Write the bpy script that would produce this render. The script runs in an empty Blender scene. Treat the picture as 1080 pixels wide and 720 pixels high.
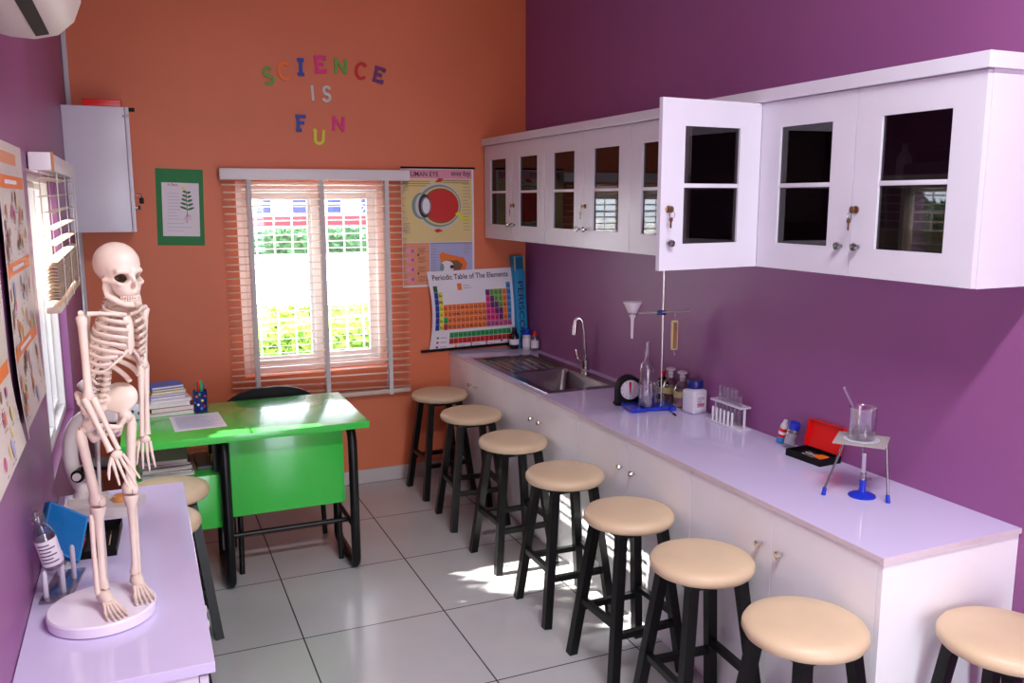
import bpy, bmesh, math, random
import numpy as np
from mathutils import Vector, Matrix
R = math.radians
rnd = random.Random(7)
scene = bpy.context.scene
COL = scene.collection

# ------------------------------------------------------------------ materials
def s2l(c):
    return tuple(((v/12.92) if v <= .04045 else ((v+.055)/1.055)**2.4) for v in c)

def mat(name, rgb, rough=.5, metal=0., spec=.5, bump=0., bscale=40., vary=0., vscale=3., coat=0., emit=0., sss=0.):
    m = bpy.data.materials.new(name); m.use_nodes = True
    nt = m.node_tree; b = nt.nodes['Principled BSDF']
    c = s2l([v/255. for v in rgb]) + (1.,)
    b.inputs['Base Color'].default_value = c
    b.inputs['Roughness'].default_value = rough
    b.inputs['Metallic'].default_value = metal
    b.inputs['Specular IOR Level'].default_value = spec
    b.inputs['Coat Weight'].default_value = coat
    b.inputs['Coat Roughness'].default_value = .06
    if emit:
        b.inputs['Emission Color'].default_value = c
        b.inputs['Emission Strength'].default_value = emit
    tc = nt.nodes.new('ShaderNodeTexCoord')
    n = nt.nodes.new('ShaderNodeTexNoise'); n.inputs['Scale'].default_value = vscale if vary else bscale
    n.inputs['Detail'].default_value = 4
    nt.links.new(tc.outputs['Object'], n.inputs['Vector'])
    if vary:
        r = nt.nodes.new('ShaderNodeValToRGB')
        r.color_ramp.elements[0].position = .3; r.color_ramp.elements[1].position = .7
        r.color_ramp.elements[0].color = tuple(v*(1-vary) for v in c[:3]) + (1,)
        r.color_ramp.elements[1].color = tuple(min(1, v*(1+vary)) for v in c[:3]) + (1,)
        nt.links.new(n.outputs['Fac'], r.inputs['Fac']); nt.links.new(r.outputs['Color'], b.inputs['Base Color'])
    if bump:
        n2 = nt.nodes.new('ShaderNodeTexNoise'); n2.inputs['Scale'].default_value = bscale; n2.inputs['Detail'].default_value = 5
        nt.links.new(tc.outputs['Object'], n2.inputs['Vector'])
        bp = nt.nodes.new('ShaderNodeBump'); bp.inputs['Strength'].default_value = bump; bp.inputs['Distance'].default_value = .01
        nt.links.new(n2.outputs['Fac'], bp.inputs['Height']); nt.links.new(bp.outputs['Normal'], b.inputs['Normal'])
    return m

def glass(name, tint=(1, 1, 1), refl=.08, rough=.02, edge=.5):
    """thin clear sheet or vessel wall: mostly see-through, mirror-like towards grazing angles"""
    m = bpy.data.materials.new(name); m.use_nodes = True
    nt = m.node_tree; nt.nodes.clear()
    o = nt.nodes.new('ShaderNodeOutputMaterial'); mix = nt.nodes.new('ShaderNodeMixShader')
    t = nt.nodes.new('ShaderNodeBsdfTransparent'); t.inputs['Color'].default_value = tuple(tint) + (1,)
    g = nt.nodes.new('ShaderNodeBsdfGlossy'); g.inputs['Roughness'].default_value = rough
    lw = nt.nodes.new('ShaderNodeLayerWeight'); lw.inputs['Blend'].default_value = .35
    ma = nt.nodes.new('ShaderNodeMath'); ma.operation = 'MULTIPLY_ADD'
    ma.inputs[1].default_value = edge; ma.inputs[2].default_value = refl
    nt.links.new(lw.outputs['Facing'], ma.inputs[0])
    nt.links.new(ma.outputs[0], mix.inputs['Fac'])
    nt.links.new(t.outputs[0], mix.inputs[1]); nt.links.new(g.outputs[0], mix.inputs[2])
    nt.links.new(mix.outputs[0], o.inputs['Surface'])
    return m

def tile_mat():
    m = bpy.data.materials.new('floor_tiles'); m.use_nodes = True
    nt = m.node_tree; b = nt.nodes['Principled BSDF']
    tc = nt.nodes.new('ShaderNodeTexCoord'); mp = nt.nodes.new('ShaderNodeMapping')
    mp.inputs['Location'].default_value = (1.8146+.6*4, 1.8308+.6*8, 0)
    br = nt.nodes.new('ShaderNodeTexBrick'); br.offset = 0; br.squash = 1
    br.inputs['Scale'].default_value = 1; br.inputs['Brick Width'].default_value = .6; br.inputs['Row Height'].default_value = .6
    br.inputs['Mortar Size'].default_value = .0032; br.inputs['Mortar Smooth'].default_value = .1
    br.inputs['Color1'].default_value = s2l((.80, .79, .80)) + (1,); br.inputs['Color2'].default_value = s2l((.78, .775, .79)) + (1,)
    br.inputs['Mortar'].default_value = s2l((.30, .27, .27)) + (1,)
    nz = nt.nodes.new('ShaderNodeTexNoise'); nz.inputs['Scale'].default_value = 3.5; nz.inputs['Detail'].default_value = 5
    mx = nt.nodes.new('ShaderNodeMixRGB'); mx.blend_type = 'MULTIPLY'; mx.inputs['Fac'].default_value = .22
    nt.links.new(tc.outputs['Object'], mp.inputs['Vector']); nt.links.new(mp.outputs[0], br.inputs['Vector'])
    nt.links.new(tc.outputs['Object'], nz.inputs['Vector'])
    nt.links.new(br.outputs['Color'], mx.inputs[1]); nt.links.new(nz.outputs['Color'], mx.inputs[2])
    hs = nt.nodes.new('ShaderNodeHueSaturation'); hs.inputs['Saturation'].default_value = .25
    nt.links.new(mx.outputs[0], hs.inputs['Color']); nt.links.new(hs.outputs[0], b.inputs['Base Color'])
    b.inputs['Roughness'].default_value = .16
    bu = nt.nodes.new('ShaderNodeBump'); bu.inputs['Strength'].default_value = .3; bu.inputs['Distance'].default_value = .002; bu.invert = True
    nt.links.new(br.outputs['Fac'], bu.inputs['Height']); nt.links.new(bu.outputs[0], b.inputs['Normal'])
    return m

M = dict(
    purple=mat('purple_wall_paint', (146, 85, 138), .42, bump=.06, bscale=25, vary=.05, vscale=1.5),
    orange=mat('orange_wall_paint', (221, 119, 79), .5, bump=.06, bscale=25, vary=.05, vscale=1.5),
    ceiling=mat('ceiling_white', (235, 232, 230), .8, bump=.05),
    skirt=mat('skirting_tile', (200, 192, 190), .3, vary=.05),
    white=mat('white_lacquer', (216, 212, 224), .28, vary=.02, vscale=4),
    whitepanel=mat('white_counter_panel', (240, 240, 244), .35, vary=.05, vscale=2.2),
    lilac=mat('lilac_laminate_top', (214, 205, 238), .06, vary=.015, vscale=2),
    beigepaper=mat('faded_poster_paper', (216, 202, 194), .45, vary=.06, vscale=6),
    scope=mat('cream_enamel', (214, 206, 200), .35),
    funnel=mat('milky_plastic', (225, 218, 222), .35),
    disc=mat('pale_clear_disc', (240, 232, 246), .15),
    edge=mat('pale_pink_edge_band', (214, 200, 206), .4, vary=.08, vscale=8),
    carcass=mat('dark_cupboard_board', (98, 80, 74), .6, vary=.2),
    steel=mat('brushed_steel', (150, 146, 146), .2, metal=1., vary=.06, vscale=9),
    chrome=mat('chrome', (215, 213, 210), .12, metal=1.),
    brass=mat('aged_brass', (150, 112, 86), .35, metal=1.),
    black=mat('black_paint', (9, 9, 10), .36, spec=.35, vary=.2),
    blackplastic=mat('black_plastic', (9, 9, 10), .5, spec=.2),
    seat=mat('beige_vinyl', (214, 190, 156), .42, bump=.05, bscale=60, vary=.04, vscale=9),
    green=mat('green_laminate', (62, 200, 74), .22, vary=.02, coat=.4),
    bone=mat('ivory_plastic_bone', (228, 210, 194), .42, vary=.04, vscale=30),
    cream=mat('cream_plastic', (226, 216, 204), .4),
    slat=mat('cream_blind_slat', (214, 196, 178), .4),
    tape=mat('grey_ladder_tape', (214, 208, 208), .7),
    railwhite=mat('white_blind_headrail', (232, 226, 228), .35),
    copper=mat('orange_rail_end', (216, 140, 70), .4),
    frame=mat('white_window_frame', (240, 238, 236), .35),
    paper=mat('white_paper', (235, 228, 236), .6),
    ink=mat('dark_ink', (58, 44, 58), .7),
    greyink=mat('grey_print', (150, 140, 150), .7),
    red=mat('red_plastic', (222, 18, 16), .3),
    blue=mat('blue_plastic', (26, 52, 190), .28),
    navy=mat('navy_cap', (24, 30, 110), .3),
    teal=mat('teal_card', (26, 150, 205), .5),
    tealdark=mat('dark_teal_card', (14, 100, 140), .5),
    yellow=mat('yellow_print', (224, 220, 60), .5),
    ochre=mat('ochre_print', (226, 204, 138), .55),
    pinkband=mat('pink_print', (226, 150, 170), .55),
    peach=mat('peach_print', (226, 150, 110), .55),
    lavender=mat('lavender_print', (176, 176, 214), .55),
    oprint=mat('orange_print', (240, 120, 30), .5),
    rprint=mat('red_print', (206, 36, 30), .5),
    dgreen=mat('dark_green_print', (40, 110, 50), .5),
    gprint=mat('green_print', (30, 165, 80), .5),
    lgprint=mat('leaf_green_print', (110, 165, 60), .5),
    bprint=mat('blue_print', (26, 66, 170), .5),
    tprint=mat('sky_blue_print', (50, 140, 200), .5),
    pprint=mat('purple_print', (110, 40, 110), .5),
    kprint=mat('hot_pink_print', (226, 40, 130), .5),
    mprint=mat('mauve_print', (200, 90, 140), .5),
    brownprint=mat('brown_print', (130, 84, 52), .55),
    eyegrey=mat('grey_green_print', (128, 150, 144), .55),
    greycard=mat('green_card', (22, 126, 62), .6),
    lgrey=mat('light_grey_plastic', (206, 204, 206), .4),
    mgrey=mat('grey_enamel', (176, 170, 168), .38),
    brownglass=mat('brown_bottle', (36, 20, 18), .12),
    amber=mat('amber_scale', (150, 88, 26), .4),
    rosy=mat('rosy_liquid', (196, 140, 130), .2),
    olive=mat('yellow_liquid', (216, 212, 140), .2),
    grass=mat('bright_grass', (128, 172, 54), .8, vary=.35, vscale=6),
    hedge=mat('hedge_leaves', (66, 110, 66), .8, vary=.35, vscale=6),
    concrete=mat('pale_concrete_yard', (214, 208, 204), .85, vary=.06),
    facade=mat('white_facade', (225, 224, 228), .8, vary=.03),
    shutter=mat('slate_window', (40, 48, 110), .4),
    redband=mat('red_fascia', (170, 50, 62), .7),
    bookblue=mat('book_blue', (92, 120, 200), .5), bookyellow=mat('book_yellow', (222, 200, 60), .5),
    booklilac=mat('book_lilac', (170, 160, 215), .5), bookred=mat('book_red', (176, 60, 70), .5),
    bookwhite=mat('book_white', (230, 224, 228), .5), bookgrey=mat('book_grey', (120, 116, 130), .5),
    pages=mat('book_pages', (228, 218, 214), .8, vary=.05, vscale=60),
)
M['floor'] = tile_mat()
M['pane'] = glass('clear_window_pane', (.97, .98, .98), .04, .01, .25)
M['tinted'] = glass('smoked_cabinet_pane', (.36, .33, .33), .05, .02, .13)
M['lab'] = glass('laboratory_glass', (.95, .94, .97), .10, .06, .95)
M['clear'] = glass('clear_plastic', (.84, .83, .87), .12, .15, .7)
M['bluebox'] = mat('blue_box_plastic', (30, 122, 190), .12)
M['water'] = glass('water', (.86, .85, .9), .06, .02, .4)

# ------------------------------------------------------------------ mesh builder
class MB:
    def __init__(s):
        s.bm = bmesh.new(); s.mats = []
    def mi(s, m):
        m = M[m] if isinstance(m, str) else m
        if m not in s.mats: s.mats.append(m)
        return s.mats.index(m)
    def raw(s, vs, fs, m, X=None):
        k = s.mi(m)
        bv = [s.bm.verts.new((X @ Vector(v)) if X is not None else v) for v in vs]
        for f in fs:
            try:
                F = s.bm.faces.new([bv[i] for i in f]); F.material_index = k
            except ValueError: pass
        return bv
    def box(s, lo, hi, m, bev=0., X=None, seg=2):
        k = s.mi(m)
        lo, hi = [min(a, b) for a, b in zip(lo, hi)], [max(a, b) for a, b in zip(lo, hi)]
        c = [(a+b)/2 for a, b in zip(lo, hi)]; d = [(b-a) for a, b in zip(lo, hi)]
        mtx = Matrix.Translation(c) @ Matrix.Diagonal(d + [1])
        if X is not None: mtx = X @ mtx
        n0 = len(s.bm.faces)
        vs = bmesh.ops.create_cube(s.bm, size=1, matrix=mtx)['verts']
        fs = {f for v in vs for f in v.link_faces}
        for f in fs: f.material_index = k
        if bev:
            es = {e for v in vs for e in v.link_edges}
            r = bmesh.ops.bevel(s.bm, geom=list(es), offset=min(bev, min(d)*.45), segments=seg, affect='EDGES', profile=.6, clamp_overlap=True)
            for f in r['faces']: f.material_index = k
        return s
    def lathe(s, prof, m, n=24, X=None, cap0=True, cap1=True, sx=1., sy=1.):
        k = s.mi(m); rings = []
        for r, z in prof:
            ring = []
            for i in range(n):
                a = 2*math.pi*i/n; p = Vector((r*math.cos(a)*sx, r*math.sin(a)*sy, z))
                ring.append(s.bm.verts.new((X @ p) if X is not None else p))
            rings.append(ring)
        for a, b in zip(rings, rings[1:]):
            for i in range(n):
                j = (i+1) % n
                F = s.bm.faces.new((a[i], a[j], b[j], b[i])); F.material_index = k
        if cap0: F = s.bm.faces.new(list(reversed(rings[0]))); F.material_index = k
        if cap1: F = s.bm.faces.new(rings[-1]); F.material_index = k
        return s
    def tube(s, pts, r, m, n=8, closed=False, caps=True, sq=False, up=None, flat=None):
        """swept tube; r a number or one per point; sq: square section; flat=(a,b): elliptic scaling"""
        k = s.mi(m); P = [Vector(p) for p in pts]; N = len(P)
        rr = r if isinstance(r, (list, tuple)) else [r]*N
        T = []
        for i in range(N):
            a = P[(i-1) % N] if (closed or i > 0) else P[i]; b = P[(i+1) % N] if (closed or i < N-1) else P[i]
            T.append((b-a).normalized())
        u = Vector(up) if up is not None else (Vector((0, 0, 1)) if abs(T[0].z) < .9 else Vector((1, 0, 0)))
        u = (u - T[0]*u.dot(T[0])).normalized(); rings = []
        for i in range(N):
            u = (u - T[i]*u.dot(T[i])).normalized(); w = T[i].cross(u); ring = []
            for j in range(4 if sq else n):
                a = 2*math.pi*j/(4 if sq else n) + (math.pi/4 if sq else 0); q = rr[i]*(1.414 if sq else 1)
                fa, fb = flat if flat else (1, 1)
                ring.append(s.bm.verts.new(P[i] + u*(q*math.cos(a)*fa) + w*(q*math.sin(a)*fb)))
            rings.append(ring)
        L = len(rings[0]); pairs = list(zip(rings, rings[1:])) + ([(rings[-1], rings[0])] if closed else [])
        for a, b in pairs:
            for i in range(L):
                j = (i+1) % L
                try:
                    F = s.bm.faces.new((a[i], a[j], b[j], b[i])); F.material_index = k
                except ValueError: pass
        if caps and not closed:
            F = s.bm.faces.new(list(reversed(rings[0]))); F.material_index = k
            F = s.bm.faces.new(rings[-1]); F.material_index = k
        return s
    def cyl(s, p0, p1, r, m, n=20, r1=None):
        return s.tube([p0, p1], [r, r if r1 is None else r1], m, n)
    def ball(s, c, r, m, X=None, u=16, v=10):
        k = s.mi(m); r3 = r if isinstance(r, (list, tuple)) else (r, r, r)
        mt = Matrix.Translation(c) @ Matrix.Diagonal(list(r3) + [1])
        if X is not None: mt = X @ mt
        vs = bmesh.ops.create_uvsphere(s.bm, u_segments=u, v_segments=v, radius=1, matrix=mt)['verts']
        for f in {f for q in vs for f in q.link_faces}: f.material_index = k
        return s
    def prism(s, poly, h0, h1, m, X=None):
        """polygon in local xy pulled from z=h0 to z=h1"""
        n = len(poly); vs = [(x, y, h0) for x, y in poly] + [(x, y, h1) for x, y in poly]
        fs = [tuple(range(n-1, -1, -1)), tuple(range(n, 2*n))] + [(i, (i+1) % n, n+(i+1) % n, n+i) for i in range(n)]
        s.raw(vs, fs, m, X); return s
    def build(s, name, parent=None, loc=None, smooth=True, ang=38, fix=True):
        if fix: bmesh.ops.recalc_face_normals(s.bm, faces=s.bm.faces)
        me = bpy.data.meshes.new(name); s.bm.to_mesh(me); s.bm.free()
        for m in s.mats: me.materials.append(m)
        if smooth and len(me.polygons):
            me.polygons.foreach_set('use_smooth', [True]*len(me.polygons)); me.set_sharp_from_angle(angle=R(ang))
        o = bpy.data.objects.new(name, me); COL.objects.link(o)
        if parent is not None: o.parent = parent
        if loc is not None: o.location = loc
        return o

def tag(o, label, cat, group=None):
    o['label'] = label; o['category'] = cat
    if group: o['group'] = group
    return o
def thing(name, label, cat, loc=(0, 0, 0), rot=0., group=None):
    o = bpy.data.objects.new(name, None); COL.objects.link(o); o.empty_display_size = .05
    o.location = loc; o.rotation_euler = (0, 0, rot) if not isinstance(rot, tuple) else rot
    return tag(o, label, cat, group)
def struct(o):
    o['kind'] = 'structure'; return o
def sempty(name, loc=(0, 0, 0)):
    o = bpy.data.objects.new(name, None); COL.objects.link(o); o.location = loc; o['kind'] = 'structure'; return o
def copy_tree(o, parent=None):
    c = o.copy(); COL.objects.link(c)
    if parent is not None: c.parent = parent
    for ch in list(o.children): copy_tree(ch, c)
    return c

_txt = {}
def text_geo(t):
    if t in _txt: return _txt[t]
    cu = bpy.data.curves.new('t', 'FONT'); cu.body = t; cu.size = 1; cu.resolution_u = 3; cu.offset = .012
    ob = bpy.data.objects.new('t', cu); COL.objects.link(ob)
    dg = bpy.context.evaluated_depsgraph_get(); me = bpy.data.meshes.new_from_object(ob.evaluated_get(dg))
    vs = [tuple(v.co) for v in me.vertices]; fs = [tuple(p.vertices) for p in me.polygons]
    bpy.data.objects.remove(ob); bpy.data.curves.remove(cu); bpy.data.meshes.remove(me)
    if vs:
        x0 = min(v[0] for v in vs); x1 = max(v[0] for v in vs); y0 = min(v[1] for v in vs); y1 = max(v[1] for v in vs)
    else: x0 = x1 = y0 = y1 = 0
    _txt[t] = (vs, fs, x0, x1, y0, y1); return _txt[t]

class Sheet(MB):
    """a printed sheet: f(u, v, height) gives the point; prints lie a hair above the sheet"""
    def __init__(s, f): super().__init__(); s.f = f
    def base(s, w, h, m, t=.0012, nu=12, nv=12, back=None):
        k = s.mi(m); kb = s.mi(back or m)
        g = [[[s.bm.verts.new(s.f(w*i/nu, h*j/nv, d)) for j in range(nv+1)] for i in range(nu+1)] for d in (0, -t)]
        for i in range(nu):
            for j in range(nv):
                for L, kk in ((0, k), (1, kb)):
                    a = [g[L][i][j], g[L][i+1][j], g[L][i+1][j+1], g[L][i][j+1]]
                    F = s.bm.faces.new(a if L == 0 else a[::-1]); F.material_index = kk
        rim = [(i, 0) for i in range(nu)] + [(nu, j) for j in range(nv)] + [(i, nv) for i in range(nu, 0, -1)] + [(0, j) for j in range(nv, 0, -1)]
        for (i, j), (p, q) in zip(rim, rim[1:]+rim[:1]):
            F = s.bm.faces.new((g[1][i][j], g[1][p][q], g[0][p][q], g[0][i][j])); F.material_index = kb
    def rect(s, u0, v0, u1, v1, m, L=1, nu=1, nv=1):
        k = s.mi(m); h = .0005*L
        g = [[s.bm.verts.new(s.f(u0+(u1-u0)*i/nu, v0+(v1-v0)*j/nv, h)) for j in range(nv+1)] for i in range(nu+1)]
        for i in range(nu):
            for j in range(nv):
                F = s.bm.faces.new((g[i][j], g[i+1][j], g[i+1][j+1], g[i][j+1])); F.material_index = k
    def poly(s, pts, m, L=1):
        F = s.bm.faces.new([s.bm.verts.new(s.f(u, v, .0005*L)) for u, v in pts]); F.material_index = s.mi(m)
    def ell(s, u, v, a, b, m, L=1, n=28, rot=0., a0=0, a1=360):
        c, q = math.cos(rot), math.sin(rot); pts = []
        for i in range(n):
            t = R(a0 + (a1-a0)*i/(n if a1-a0 == 360 else n-1)); x, y = a*math.cos(t), b*math.sin(t)
            pts.append((u+x*c-y*q, v+x*q+y*c))
        s.poly(pts, m, L)
    def line(s, pts, w, m, L=1):
        for (a, b), (c, d) in zip(pts, pts[1:]):
            l = math.hypot(c-a, d-b) or 1; nx, ny = -(d-b)/l*w/2, (c-a)/l*w/2
            s.poly([(a-nx, b-ny), (c-nx, d-ny), (c+nx, d+ny), (a+nx, b+ny)], m, L)
    def text(s, t, u, v, h, m, L=2, w=None, align='l', rot=0.):
        vs, fs, x0, x1, y0, y1 = text_geo(t)
        if not vs: return
        sc = h/.70; sx = sc if w is None else w/(x1-x0)
        ox = {'l': x0, 'c': (x0+x1)/2, 'r': x1}[align]; k = s.mi(m); c, q = math.cos(rot), math.sin(rot); bv = []
        for x, y, z in vs:
            a, b = (x-ox)*sx, y*sc
            bv.append(s.bm.verts.new(s.f(u+a*c-b*q, v+a*q+b*c, .0005*L)))
        for f in fs:
            try:
                F = s.bm.faces.new([bv[i] for i in f]); F.material_index = k
            except ValueError: pass
    def lines(s, u0, v0, u1, v1, n, w, m, L=1, seed=1):
        """rows of small print"""
        r = random.Random(seed)
        for i in range(n):
            v = v1-(v1-v0)*(i+.5)/n; e = u0+(u1-u0)*(.6+.4*r.random())
            s.rect(u0, v-w/2, e, v+w/2, m, L)
    def done(s, name, parent=None, loc=None):
        return s.build(name, parent, loc, smooth=False, fix=False)

def surface_nets(f, lo, hi, h):
    """iso surface of a signed distance function, as vertices and quads"""
    n = [int(math.ceil((b-a)/h))+1 for a, b in zip(lo, hi)]
    ax = [lo[i]+h*np.arange(n[i]) for i in range(3)]
    X, Y, Z = np.meshgrid(*ax, indexing='ij'); V = f(X, Y, Z); S = V < 0
    c = [(0, 0, 0), (1, 0, 0), (0, 1, 0), (1, 1, 0), (0, 0, 1), (1, 0, 1), (0, 1, 1), (1, 1, 1)]
    sl = lambda A, o: A[o[0]:n[0]-1+o[0], o[1]:n[1]-1+o[1], o[2]:n[2]-1+o[2]]
    cnt = sum(sl(S, o).astype(int) for o in c); act = (cnt > 0) & (cnt < 8)
    acc = np.zeros(act.shape+(3,)); num = np.zeros(act.shape)
    for a in range(8):
        for b in range(a+1, 8):
            d = [c[b][i]-c[a][i] for i in range(3)]
            if sum(map(abs, d)) != 1: continue
            va, vb = sl(V, c[a]), sl(V, c[b]); cr = (va < 0) != (vb < 0)
            t = np.where(cr, va/np.where(cr, va-vb, 1), 0)
            for i in range(3): acc[..., i] += np.where(cr, c[a][i]+t*d[i], 0)
            num += cr
    idx = -np.ones(act.shape, int); w = np.argwhere(act); idx[act] = np.arange(len(w))
    P = acc[act]/num[act][:, None]; P = (P+w)*h+np.array(lo)
    F = []
    for i in range(3):
        j, k = (i+1) % 3, (i+2) % 3
        a = [slice(0, m) for m in n]; b = list(a); a[i] = slice(0, n[i]-1); b[i] = slice(1, n[i])
        for p in np.argwhere(S[tuple(a)] != S[tuple(b)]):
            if p[j] == 0 or p[k] == 0 or p[j] >= n[j]-1 or p[k] >= n[k]-1: continue
            q = []
            for dj, dk in ((0, 0), (1, 0), (1, 1), (0, 1)):
                r = p.copy(); r[j] -= dj; r[k] -= dk; q.append(int(idx[tuple(r)]))
            if min(q) < 0: continue
            F.append(tuple(q) if S[tuple(p)] else tuple(q[::-1]))
    return [tuple(v) for v in P], F
def smin(a, b, k):
    h = np.clip(.5+.5*(b-a)/k, 0, 1); return b*(1-h)+a*h-k*h*(1-h)
def smax(a, b, k): return -smin(-a, -b, k)
def ell(X, Y, Z, c, r):
    q = np.sqrt(((X-c[0])/r[0])**2+((Y-c[1])/r[1])**2+((Z-c[2])/r[2])**2)
    return (q-1)*min(r)
def caps(X, Y, Z, a, b, r):
    a, b = np.array(a, float), np.array(b, float); d = b-a
    t = np.clip(((X-a[0])*d[0]+(Y-a[1])*d[1]+(Z-a[2])*d[2])/(d@d), 0, 1)
    return np.sqrt((X-a[0]-t*d[0])**2+(Y-a[1]-t*d[1])**2+(Z-a[2]-t*d[2])**2)-r
SKY, SUN, FILL, EXPO = 6.0, 20.0, 42.0, 0.78
# ------------------------------------------------------------------ the room
XL, YF, ZC, WT = -2.62, -6.4, 3.15, .2
def wall_hole(name, m, axis, pos, thick, a0, a1, b0, b1, hole, off=0):
    """a wall with one rectangular opening; axis 'y': runs along x at y=pos; axis 'x': runs along y at x=pos"""
    B = MB(); h0, h1, z0, z1 = hole
    for (p, q, r, s_) in ((a0, h0, b0, b1), (h1, a1, b0, b1), (h0, h1, b0, z0), (h0, h1, z1, b1)):
        if q-p < 1e-4 or s_-r < 1e-4: continue
        if axis == 'y': B.box((p, pos, r), (q, pos+thick, s_), m)
        else: B.box((pos, p, r), (pos+thick, q, s_), m)
    return struct(B.build(name, smooth=False))
W1 = (-1.80, -.92, .73, 1.86)      # opening in the back wall
W2 = (-2.17, -1.13, .88, 1.85)     # opening in the wall on the window side
wall_hole('wall_back', 'orange', 'y', 0, WT, XL-WT, WT, 0, ZC, W1)
wall_hole('wall_left', 'purple', 'x', XL, -WT, YF, 0, 0, ZC, W2)
struct(MB().box((0, YF, 0), (WT, 0, ZC), 'purple').build('wall_right', smooth=False))
wall_hole('wall_front', 'orange', 'y', YF, -WT, XL-WT, WT, 0, ZC, (-1.75, -.75, .0, 2.1))
struct(MB().box((XL-WT, YF-WT, -.1), (WT, WT, 0), 'floor').build('floor', smooth=False))
struct(MB().box((XL-WT, YF-WT, ZC), (WT, WT, ZC+.1), 'ceiling').build('ceiling', smooth=False))
struct(MB().box((XL, -.012, 0), (-.537, 0, .085), 'skirt', .002).build('baseboard_back', smooth=False))
struct(MB().box((XL, YF, 0), (XL+.012, -.013, .085), 'skirt', .002).build('baseboard_left', smooth=False))
struct(MB().box((-.012, YF, 0), (0, -3.56, .085), 'skirt', .002).build('baseboard_right', smooth=False))
struct(MB().box((XL+.001, -.03, .086), (XL+.026, -.001, ZC-.001), 'lgrey', .006).build('trim_1', smooth=False))

# window in the back wall: frame, two sashes, white burglar grille
def win_back():
    x0, x1, z0, z1 = W1; y = .10
    r = sempty('window_1', ((x0+x1)/2, y, z0))
    ox, oz = r.location.x, z0
    def L(lo, hi): return (lo[0]-ox, lo[1]-y, lo[2]-oz), (hi[0]-ox, hi[1]-y, hi[2]-oz)
    B = MB()
    for lo, hi in (((x0, y, z0), (x0+.045, y+.06, z1)), ((x1-.045, y, z0), (x1, y+.06, z1)),
                   ((x0+.045, y, z1-.045), (x1-.045, y+.06, z1)), ((x0+.045, y, z0), (x1-.045, y+.06, z0+.045))):
        B.box(*L(lo, hi), 'frame', .004)
    struct(B.build('window_frame', r))
    xm = -1.345
    for k, (a, b, yy) in enumerate(((x0+.046, xm+.035, y+.005), (xm-.035, x1-.046, y+.031))):
        S = MB(); w = .05; c0, c1 = z0+.046, z1-.046
        for lo, hi in (((a, yy, c0), (a+w, yy+.024, c1)), ((b-w, yy, c0), (b, yy+.024, c1)),
                       ((a+w, yy, c1-w), (b-w, yy+.024, c1)), ((a+w, yy, c0), (b-w, yy+.024, c0+w))):
            S.box(*L(lo, hi), 'frame', .003)
        so = struct(S.build('sash', r))
        struct(MB().box(*L((a+w, yy+.010, c0+w), (b-w, yy+.014, c1-w)), 'pane').build('pane', so))
    G = MB(); gy = .178-y
    xs = [x0+.02+i*(x1-x0-.04)/8 for i in range(9)]
    for x in xs: G.tube([(x-ox, gy, 0), (x-ox, gy, z1-z0)], .005, 'frame', 6)
    zs = [z0+.04, z0+.30, z0+.40, z0+.66, z1-.19, z1-.04]
    for z in zs: G.tube([(x0-ox, gy, z-oz), (x1-ox, gy, z-oz)], .005, 'frame', 6)
    for i in (1, 5):
        for za, zb in ((z0+.40, z0+.66),):
            G.tube([(xs[i]-ox, gy, za-oz+.07), (xs[i+1]-ox, gy, zb-oz-.07)], .004, 'frame', 6)
            G.tube([(xs[i]-ox, gy, zb-oz-.07), (xs[i+1]-ox, gy, za-oz+.07)], .004, 'frame', 6)
    for i in (0, 7):
        G.tube([(xs[i]-ox, gy, z1-.19-oz), (xs[i+1]-ox, gy, z1-.04-oz)], .004, 'frame', 6)
        G.tube([(xs[i]-ox, gy, z1-.04-oz), (xs[i+1]-ox, gy, z1-.19-oz)], .004, 'frame', 6)
    struct(G.build('window_grille', r))
    S = MB().box((x0-ox-.0, -y+.001, -.022), (x1-ox+.0, -.001, -.0), 'frame', .003)
win_back()

def win_left():
    y0, y1, z0, z1 = W2; x = XL-.03
    r = sempty('window_2', (x, (y0+y1)/2, z0)); oy, oz = (y0+y1)/2, z0
    B = MB()
    for a, b, c, d in ((y0, y0+.02, z0, z1), (y1-.02, y1, z0, z1), (y0+.02, y1-.02, z0, z0+.03), (y0+.02, y1-.02, z1-.03, z1)):
        B.box((-.05, a-oy, c-oz), (0, b-oy, d-oz), 'frame', .004)
    struct(B.build('window_frame', r))
    ym = (y0+y1)/2
    for a, b, xx in ((y0+.021, ym+.02, -.022), (ym-.02, y1-.021, -.046)):
        S = MB(); w = .022; c0, c1 = z0+.031, z1-.031
        for p, q, c, d in ((a, a+w, c0, c1), (b-w, b, c0, c1), (a+w, b-w, c0, c0+w), (a+w, b-w, c1-w, c1)):
            S.box((xx, p-oy, c-oz), (xx+.02, q-oy, d-oz), 'frame', .003)
        so = struct(S.build('sash', r))
        struct(MB().box((xx+.008, a+w-oy, c0+w-oz), (xx+.012, b-w-oy, c1-w-oz), 'pane').build('pane', so))
    G = MB()
    for i in range(1, 7): G.tube([(-.075, (y0-oy)+(y1-y0)*i/7, 0), (-.075, (y0-oy)+(y1-y0)*i/7, z1-z0)], .005, 'frame', 6)
    for z in (.2, .4, .6, .8): G.tube([(-.075, y0-oy, z), (-.075, y1-oy, z)], .005, 'frame', 6)
    struct(G.build('window_grille', r))
win_left()

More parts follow.
